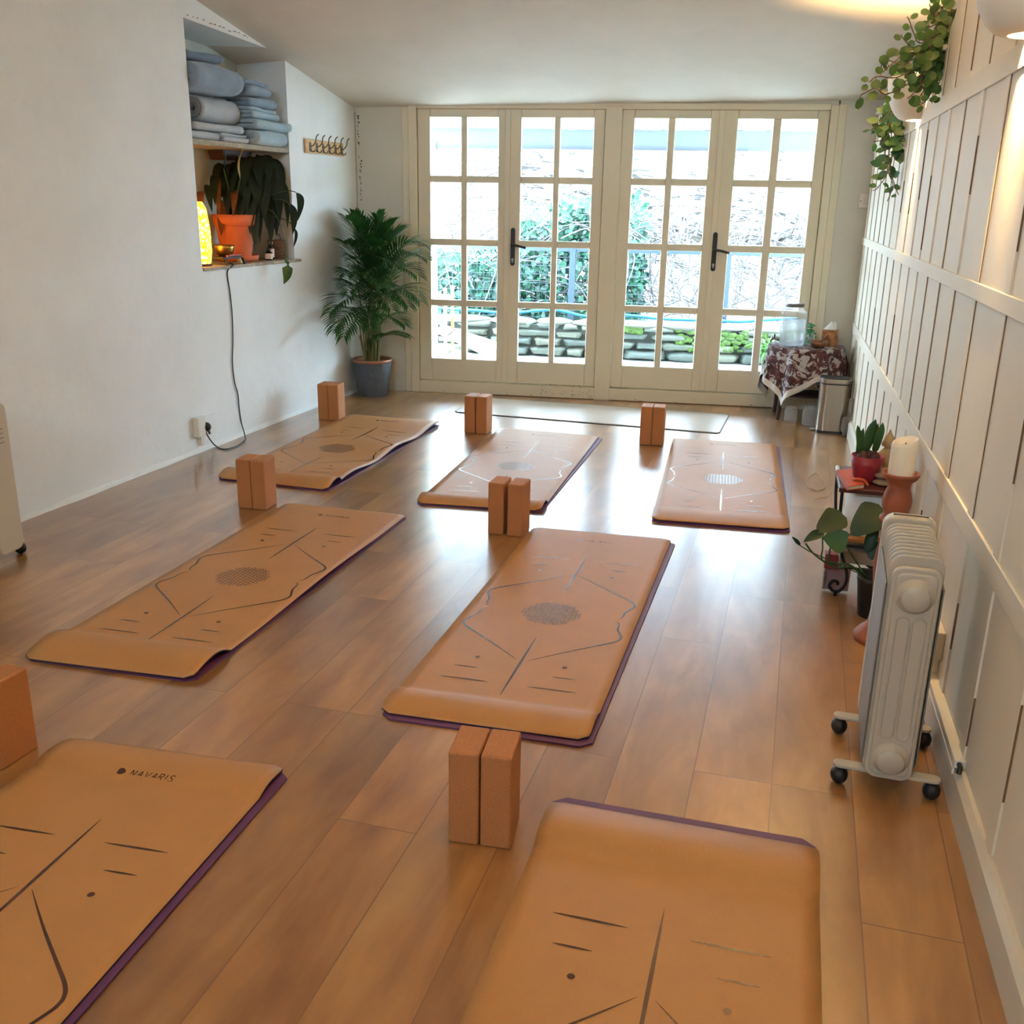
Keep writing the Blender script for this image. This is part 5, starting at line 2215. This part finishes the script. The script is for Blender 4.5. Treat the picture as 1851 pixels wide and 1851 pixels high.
def stone(mb, x0, x1, z0, z1, yf, dpt, mi, k=.25):
    n, m = 7, 5
    cx, cz = (x0 + x1) / 2, (z0 + z1) / 2
    hx, hz = (x1 - x0) / 2 - .003, (z1 - z0) / 2 - .0025
    ph = [rg.uniform(0, 6.28) for _ in range(4)]

    def f_(u, v):
        a, b = 2 * u - 1, 2 * v - 1
        e = max(abs(a), abs(b))
        rnd = 1 - .06 * (a * a * b * b)
        x = cx + hx * a * rnd * (1 + .07 * math.sin(3 * b + ph[0]))
        z = cz + hz * b * rnd * (1 + .16 * math.sin(3 * a + ph[1]))
        y = yf + .022 * e ** 6 - .012 * math.sin(2 * a + ph[2]) * (1 - e) - .008 * math.sin(3 * b + ph[3])
        if e > .999:
            y = yf + .10
        return Vector((x, y, z))
    mb.grid(f_, n, m, mi)


z = -.05
for row in range(4):
    h = (.095, .08, .075, .065)[row]
    x = -3.6 - rg.uniform(0, .2)
    while x < 3.6:
        w_ = rg.uniform(.16, .42)
        stone(mb, x, x + w_, z + rg.uniform(-.006, .006), z + h + rg.uniform(-.01, .008), 9.22 + row * .022 + rg.uniform(-.012, .012), .1, rg.choice((0, 0, 1, 2)))
        x += w_
    z += h
mb.box(-3.8, 3.8, 9.32, 9.6, -.06, .24, 3)
mb.build('stonework', [M['stones'], M['stones2'], M['stones3'], M['joint']], t)
mb = MB()
x = -3.6
while x < 3.6:
    w_ = rg.uniform(.25, .5)
    mb.ell((x + w_ / 2, 9.42 + rg.uniform(-.02, .02), .262), (w_ / 2 + .01, .16, .036), 14, 8, 0, None, .12, rg)
    x += w_
mb.build('coping', M['stones2'], t)
mb = MB()
for k in range(190):
    x = rg.choice((rg.uniform(.12, .95), rg.uniform(.15, .8), rg.uniform(-.52, -.2), rg.uniform(.9, 1.3)))
    zz = rg.uniform(.06, .25) if x > 0 else rg.uniform(.2, .26)
    mb.ell((x, 9.215 + .022 * (zz + .05) / .08 + rg.uniform(-.008, .012), zz), (rg.uniform(.018, .05), .018, rg.uniform(.012, .028)), 9, 6, 0, None, .3, rg)
tag(mb.build('moss', M['moss'], t), 'bright green moss', kind='stuff')

# blue pipe lying along the coping
M['bluepipe'] = mat('turquoise_hose', (18, 88, 110), .45, var=.08)
P = [at(a, b, 9.5) for a, b in ((780, 556), (842, 560), (870, 562), (920, 566), (1000, 560), (1060, 572), (1130, 570), (1200, 577), (1290, 583), (1340, 584), (1390, 578), (1470, 574))]
P = [Vector((p.x, p.y, max(p.z, .315))) for p in P]
mb = MB()
mb.tube(smooth_path(P, 6), .014, 8)
tag(mb.build('garden_hose', M['bluepipe']), 'turquoise hose lying along the top of the stone wall', 'hose')

# wire fence
M['fencepaint'] = mat('grey_blue_fence_paint', (44, 58, 68), .5, var=.1)
YF = 9.72
zt = at(1000, 450, YF).z
t = thing('wire_fence', 'grey blue wire mesh fence standing behind the stone wall', 'fence', (0, YF, .25))
mb = MB()
mb.box(-3.8, 3.8, YF - .012, YF + .012, zt - .02, zt + .02)
mb.build('top_rail', M['fencepaint'], t)
for px in (470, 752, 1034, 1314, 1590):
    x = at(px, 500, YF).x
    mb = MB()
    mb.box(x - .028, x + .028, YF - .03, YF + .03, .12, zt)
    mb.build('post', M['fencepaint'], t)
mb = MB()
x = -3.75
while x < 3.8:
    mb.tube([(x, YF, .2), (x, YF, zt)], .0022, 3, caps=False)
    x += .062
z = .27
while z < zt:
    mb.tube([(-3.8, YF - .003, z), (3.8, YF - .003, z)], .0022, 3, caps=False)
    z += .082
mb.build('wire_mesh', M['fencepaint'], t)

# fallen tree
t_ = NT('grey_furrowed_bark')
t_.set(Roughness=.95)
v = t_.coord((1.0, 9, 9), (0, math.radians(10), 0))
n1 = t_.noise(v, 2.4, 5, .6, .9)
t_.base(t_.ramp(n1, [(.40, (38, 35, 32)), (.46, (120, 113, 106)), (.7, (164, 156, 148))]))
t_.bump(n1, 1.0, .12)
M['bark'] = t_.mat
M['cutwood'] = mat('pale_split_wood', (224, 206, 178), .9, var=.1, vscale=5)
t = thing('fallen_trunk', 'huge fallen tree trunk lying beyond the wire fence', 'tree trunk', (0, 11.3, .5))
rg = random.Random(23)


def trunk(u, v):
    p = Vector((-1.75, 11.8, 1.80)).lerp(Vector((3.6, 10.9, .86)), u)
    a = 2 * PI * v
    r_ = (.38 + .16 * u) * (1 + .07 * math.sin(3 * a + 4 * u) + .03 * math.sin(17 * a + 3 * math.sin(6 * u)) + .02 * math.sin(31 * a + 9 * u))
    return p + Vector((.1 * math.sin(a), .85 * r_ * math.cos(a), r_ * math.sin(a)))


mb = MB()
mb.grid(lambda u, v: trunk(v, u), 140, 80, 0, None, True, True)
mb.build('trunk', M['bark'], t)
mb = MB()
vs = [trunk(0, i / 30) + Vector((rg.uniform(-.12, .06), 0, 0)) for i in range(30)]
c = sum(vs, Vector()) / 30 + Vector((-.1, 0, 0))
mb.add(vs + [c], [(i, (i + 1) % 30, 30) for i in range(30)])
mb.build('broken_end', M['cutwood'], t)
for (a, b, c_, r0) in (((1230, 430, 10.7), (1262, 400, 10.5), (1290, 380, 10.5), .07), ((1400, 430, 10.4), (1425, 405, 10.3), (1450, 350, 10.4), .09), ((1180, 440, 10.6), (1190, 425, 10.4), (1170, 400, 10.4), .06)):
    mb = MB()
    mb.tube(smooth_path([at(*a), at(*b), at(*c_)], 5), [r0 * (1 - .05 * i) for i in range(11)], 10)
    mb.build('broken_branch', M['bark'], t)

# ivy, brambles, standing trees
M['ivy'] = leafmat('ivy', (44, 92, 66), .45, .35, .3)
M['ivy2'] = leafmat('dark_ivy', (26, 62, 46), .45, .35, .3)
M['bramble'] = mat('dry_bramble_stem', (104, 100, 96), .8, var=.2)
M['bramble2'] = mat('brown_bramble_stem', (78, 74, 72), .8, var=.2)


def leafmass(name, label, boxes, n, size, mats, seed):
    rg = random.Random(seed)
    mb = MB()
    for k in range(n):
        (x0, x1, y0, y1, z0, z1) = rg.choice(boxes)
        p = Vector((rg.uniform(x0, x1), rg.uniform(y0, y1), z0 + (z1 - z0) * rg.random() ** 1.2))
        d_ = Vector((rg.uniform(-1, 1), rg.uniform(-1, .2), rg.uniform(-1, .5))).normalized()
        s = size * rg.uniform(.6, 1.3)
        mb.leaf(p, p + d_ * s, (rg.uniform(-.6, .6), -1, rg.uniform(0, .9)), s * .8, 0, .15, 3, rg.randrange(2), 'heart')
    o = mb.build(name, mats)
    return tag(o, label, 'foliage', kind='stuff')


def bx(px0, px1, py0, py1, Y, dy):
    a, b = at(px0, py1, Y), at(px1, py0, Y)
    return (a.x, b.x, Y - dy, Y + dy, a.z, b.z)


leafmass('ivy_foliage', 'bright ivy tangle behind the wire fence, seen through the left pair of doors',
         [bx(930, 1085, 370, 580, 10.1, .25), bx(930, 1090, 390, 480, 10.25, .3), bx(780, 910, 455, 580, 10.1, .25), bx(860, 1000, 470, 580, 10.0, .15), bx(1020, 1085, 360, 470, 10.2, .2), bx(780, 1090, 470, 580, 10.0, .12)], 4200, .07, [M['ivy'], M['ivy2']], 3)
leafmass('ivy_foliage', 'ivy clump behind the wire fence, seen through the left panes of the third door',
         [bx(1120, 1178, 350, 580, 10.1, .15), bx(1120, 1165, 440, 580, 10.05, .12)], 900, .065, [M['ivy'], M['ivy2']], 5)


def brambles(name, label, n, box, seed, r_, mats):
    rg = random.Random(seed)
    mb = MB()
    x0, x1, y0, y1, z0, z1 = box
    for k in range(n):
        p = Vector((rg.uniform(x0, x1), rg.uniform(y0, y1), rg.uniform(z0, z1)))
        L = rg.uniform(.25, .9)
        a = rg.uniform(0, 6.28)
        e = p + Vector((L * math.cos(a), rg.uniform(-.3, .3), L * .8 * math.sin(a)))
        m = (p + e) / 2 + Vector((rg.uniform(-.15, .15), 0, rg.uniform(0, .25)))
        mb.tube(bez(p, m, e, 5), [r_, r_ * .9, r_ * .8, r_ * .6, r_ * .5, r_ * .3], 4, rg.randrange(2), caps=False)
    o = mb.build(name, mats)
    return tag(o, label, 'undergrowth', kind='stuff')


brambles('bramble_undergrowth', 'tangle of dry bramble stems between the wire fence and the fallen trunk', 1100, (-2.6, 2.8, 9.85, 10.6, .3, 1.2), 4, .0075, [M['bramble'], M['bramble2']])
brambles('twig_undergrowth', 'pale leafless twigs above and beyond the fallen trunk', 1800, (-3.6, 4.2, 12.0, 13.8, .9, 3.2), 6, .014, [M['bramble'], M['bramble2']])
M['palebark'] = mat('pale_green_grey_bark', (196, 198, 176), .9, var=.15, vscale=6, stretch=(4, 4, 1), bump=.4, bscale=20)


def tree(label, pts, r0):
    mb = MB()
    P = smooth_path([at(*p) for p in pts], 6)
    n = len(P)
    mb.tube(P, [r0 * (1 - .5 * i / n) * (1 + .06 * math.sin(i * 1.7)) for i in range(n)], 14)
    t = thing('bare_tree', label, 'tree', P[0], 'bare trees beyond the fence')
    mb.build('trunk', M['palebark'], t)
    rg = random.Random(int(r0 * 1000) + pts[0][0])
    for k in range(5):
        i = rg.randrange(n // 3, n - 2)
        d_ = Vector((rg.choice((-1, 1)) * rg.uniform(.4, 1), rg.uniform(-.3, .3), rg.uniform(.3, 1))).normalized()
        L = rg.uniform(.5, 1.2)
        m2 = MB()
        m2.tube(bez(P[i], P[i] + d_ * L * .5 + Vector((0, 0, .08)), P[i] + d_ * L, 6), [r0 * .3 * (1 - .12 * q) for q in range(7)], 6)
        m2.build('branch', M['palebark'], t)


tree('pale bare tree seen through the first door, at its left panes', [(800, 480, 12), (800, 380, 12), (806, 280, 12), (812, 180, 12), (820, 60, 12)], .12)
tree('slender bare tree seen through the first door, near its middle bar', [(824, 480, 11.5), (822, 400, 11.5), (824, 320, 11.5), (838, 200, 11.5)], .045)
tree('leaning bare trunk crossing the second column of the first door', [(846, 430, 11), (866, 380, 11), (898, 330, 11), (950, 230, 11)], .035)
tree('bare tree seen through the last door, at its right panes', [(1400, 470, 12.6), (1420, 330, 12.6), (1440, 270, 12.6), (1475, 150, 12.6)], .13)
tree('thin bare tree seen through the last door, at its left panes', [(1355, 400, 12.3), (1372, 320, 12.3), (1362, 240, 12.3), (1340, 150, 12.3)], .05)

# covered porch: white roof, valance, post
rt_ = NT('white_roof_sheet')
rt_.set(Roughness=.6)
rt_.bs.inputs['Base Color'].default_value = (.30, .32, .34, 1)
tl = rt_.node('ShaderNodeBsdfTranslucent')
tl.inputs['Color'].default_value = (.20, .22, .24, 1)
mx = rt_.node('ShaderNodeMixShader')
mx.inputs['Fac'].default_value = .72
rt_.link(rt_.bs.outputs[0], mx.inputs[1])
rt_.link(tl.outputs[0], mx.inputs[2])
rt_.link(mx.outputs[0], rt_.out.inputs['Surface'])
M['roof'] = rt_.mat
t = thing('porch_canopy', 'white porch canopy with a plain valance over the patio', 'canopy', (0, 9.0, -.05))
mb = MB()
mb.prism([(-2.35, 7.14, 2.10), (4.2, 7.14, 2.16), (4.2, 9.02, 1.985), (-2.35, 9.02, 1.945)], (0, 0, .012))
mb.build('roof_sheet', M['roof'], t)
mb = MB()
za, zb_ = at(850, 268, 9.0).z, at(850, 237, 9.0).z
mb.box(-2.35, 4.2, 8.99, 9.01, za, zb_ + .02)
mb.build('valance', M['roof'], t)
mb = MB()
mb.box(-2.35, .62, 9.012, 9.05, za - .018, za + .03)
mb.build('beam', mat('brown_beam', (150, 120, 98), .8, var=.2), t)
M['whitepost'] = mat('white_post_paint', (232, 234, 232), .6, var=.03)
for px in (783,):
    x = at(px, 400, 9.0).x
    mb = MB()
    mb.box(x - .03, x + .03, 8.97, 9.03, -.05, za + .05)
    mb.build('post', M['whitepost'], t)
mb = MB()
xp = 3.9
mb.box(xp - .03, xp + .03, 8.97, 9.03, -.05, za + .05)
mb.build('post', M['whitepost'], t)

# shelf rack and boards on the left of the patio
M['rackwood'] = mat('pale_rack_wood', (150, 112, 76), .7, var=.1, vscale=6)
M['board'] = mat('white_board', (150, 150, 148), .6, var=.04)
YK = 8.55
t = thing('shelf_rack', 'open pale wooden shelf rack on the patio, seen through the first door', 'rack', gz(800, 640, -.05))
xa, xb = at(772, 560, YK).x, at(805, 560, YK).x
for x, y in ((xb, YK), (xa, YK), (xb, YK + .3), (xa, YK + .3)):
    mb = MB()
    mb.box(x - .013, x + .013, y - .013, y + .013, -.05, .62)
    mb.build('upright', M['rackwood'], t)
for z in (.06, .22, .34, .52):
    mb = MB()
    mb.box(xa - .02, xb + .02, YK - .015, YK + .315, z, z + .018)
    mb.build('shelf', M['rackwood'], t)
for (q, lb) in ((((795, 588), (797, 606), (896, 652), (898, 622)), 'large white board sloping down to the patio, seen through the first door'),
                (((800, 628), (802, 640), (858, 658), (864, 646)), 'narrow white board lying lower and nearer than the large sloping one')):
    ys = (9.0, 8.75, 8.2, 8.35) if 'large' in lb else (8.4, 8.25, 7.95, 8.05)
    vs = [at(a, b, y) for (a, b), y in zip(q, ys)]
    for p in vs:
        p.z = max(p.z, -.045)
    mb = MB()
    mb.prism(vs, (0, .01, .018))
    tag(mb.build('white_board', M['board'], weld=True), lb, 'board')

# strappy grass clump by the right end of the wall
M['strap'] = leafmat('strap_leaf', (70, 112, 48), .45, .25, .3)
c = gz(1392, 640, -.05)
c = Vector((at(1392, 640, 9.05).x, 9.05, -.05))
mb = MB()
rg = random.Random(31)
for k in range(90):
    a = rg.uniform(0, 6.28)
    L = rg.uniform(.15, .34)
    b = c + Vector((rg.uniform(-.06, .06), rg.uniform(-.05, .05), 0))
    e = b + Vector((L * .7 * math.cos(a), L * .4 * math.sin(a), rg.uniform(.06, .30)))
    leaf_curve(mb, bez(b, b + Vector((L * .2 * math.cos(a), L * .1 * math.sin(a), .28)), e, 7), .016, 0, .3, 'strap')
tag(mb.build('strap_leaf_plant', M['strap']), 'clump of strappy green leaves at the foot of the mossy wall', 'plant')
# ------------------------------------------------------------------ wall lamps
M['lampshell'] = mat('plaster_lamp_shell', (232, 224, 208), .6, var=.02)
LAMP_E = 9000.0
M['bulb'] = mat('warm_bulb', (255, 226, 176), .5, emit=(255, 210, 142), estr=LAMP_E)


def wall_lamp(label, y, z, R, first=[]):
    if not first:
        t = thing('wall_lamp', label, 'wall lamp', (0, 0, 0), 'bowl lamps on the panelled wall')
        H = .17
        prof_o, prof_i = [], []
        for i in range(17):
            s = i / 16
            rr = .062 + (R - .062) * math.sin(s * PI / 2) ** .8
            zz = H * (1 - math.cos(s * PI / 2)) ** .85
            prof_o.append((rr, zz))
            prof_i.append((rr - .007, zz + .0))
        prof = prof_o + prof_i[::-1] + [prof_o[0]]
        mb = MB()
        mb.lathe(prof, (0, 0, 0), 28, 0, None, -PI / 2, PI / 2)
        mb.build('shade', M['lampshell'], t)
        mb = MB()
        mb.prism([(0, -.05, .02), (0, .05, .02), (0, .05, .15), (0, -.05, .15)], (.012, 0, 0))
        mb.build('backplate', M['lampshell'], t)
        mb = MB()
        mb.ell((.060, 0, .092), (.022, .022, .030), 14, 10)
        mb.build('bulb', M['bulb'], t)
        mb = MB()
        mb.cyl((.062, 0, .045), (.062, 0, .070), .014)
        mb.box(.01, .066, -.006, .006, .045, .056)
        mb.build('lamp_holder', M['white_plastic'], t)
        first.append(t)
    else:
        t = copy_tree(first[0])
        t['label'] = label
    t.location = RP(y, z, .001)
    t.rotation_euler = (0, 0, math.atan2(RN.y, RN.x))
    return t


wall_lamp('white bowl wall lamp half hidden by the trailing plants', 4.72, 1.715, .15)
wall_lamp('white bowl wall lamp in the top right corner, above the oil heater', 2.70, 1.752, .15)
wall_lamp('added fill lamp, a bowl copy out of view at the rear end of the panelled wall', -.75, 1.752, .15)  # extra lamp, added out of view for warm fill in the near room

# ------------------------------------------------------------------ daylight
w = bpy.data.worlds.new('world')
S.world = w
w.use_nodes = True
bg = w.node_tree.nodes['Background']
bg.inputs['Color'].default_value = (.58, .80, 1.0, 1)
bg.inputs['Strength'].default_value = 27.0
pl = bpy.data.lights.new('door_portal', 'AREA')
pl.shape = 'RECTANGLE'
pl.size, pl.size_y = 2.75, 1.7
pl.cycles.is_portal = True
po = bpy.data.objects.new('door_portal', pl)
COL.objects.link(po)
po.location = (-.37, 7.1, 1.07)
po.rotation_euler = (-PI / 2, 0, 0)

pl2 = bpy.data.lights.new('fill_window_portal', 'AREA')  # guides sky light through the added rear window
pl2.shape = 'RECTANGLE'
pl2.size, pl2.size_y = WX1 - WX0, WZ1 - WZ0
pl2.cycles.is_portal = True
po2 = bpy.data.objects.new('fill_window_portal', pl2)
COL.objects.link(po2)
po2.location = ((WX0 + WX1) / 2, YR - .115, (WZ0 + WZ1) / 2)
po2.rotation_euler = (PI / 2, 0, 0)

S.view_settings.view_transform = 'Standard'
S.view_settings.look = 'None'
S.view_settings.gamma = 1
S.view_settings.exposure = 1.05
S.view_settings.use_curve_mapping = False
S.cycles.use_denoising = True
S.cycles.max_bounces = 12
S.cycles.diffuse_bounces = 6
S.cycles.glossy_bounces = 4
S.cycles.transmission_bounces = 8
S.cycles.transparent_max_bounces = 16
S.cycles.sample_clamp_indirect = 6.0
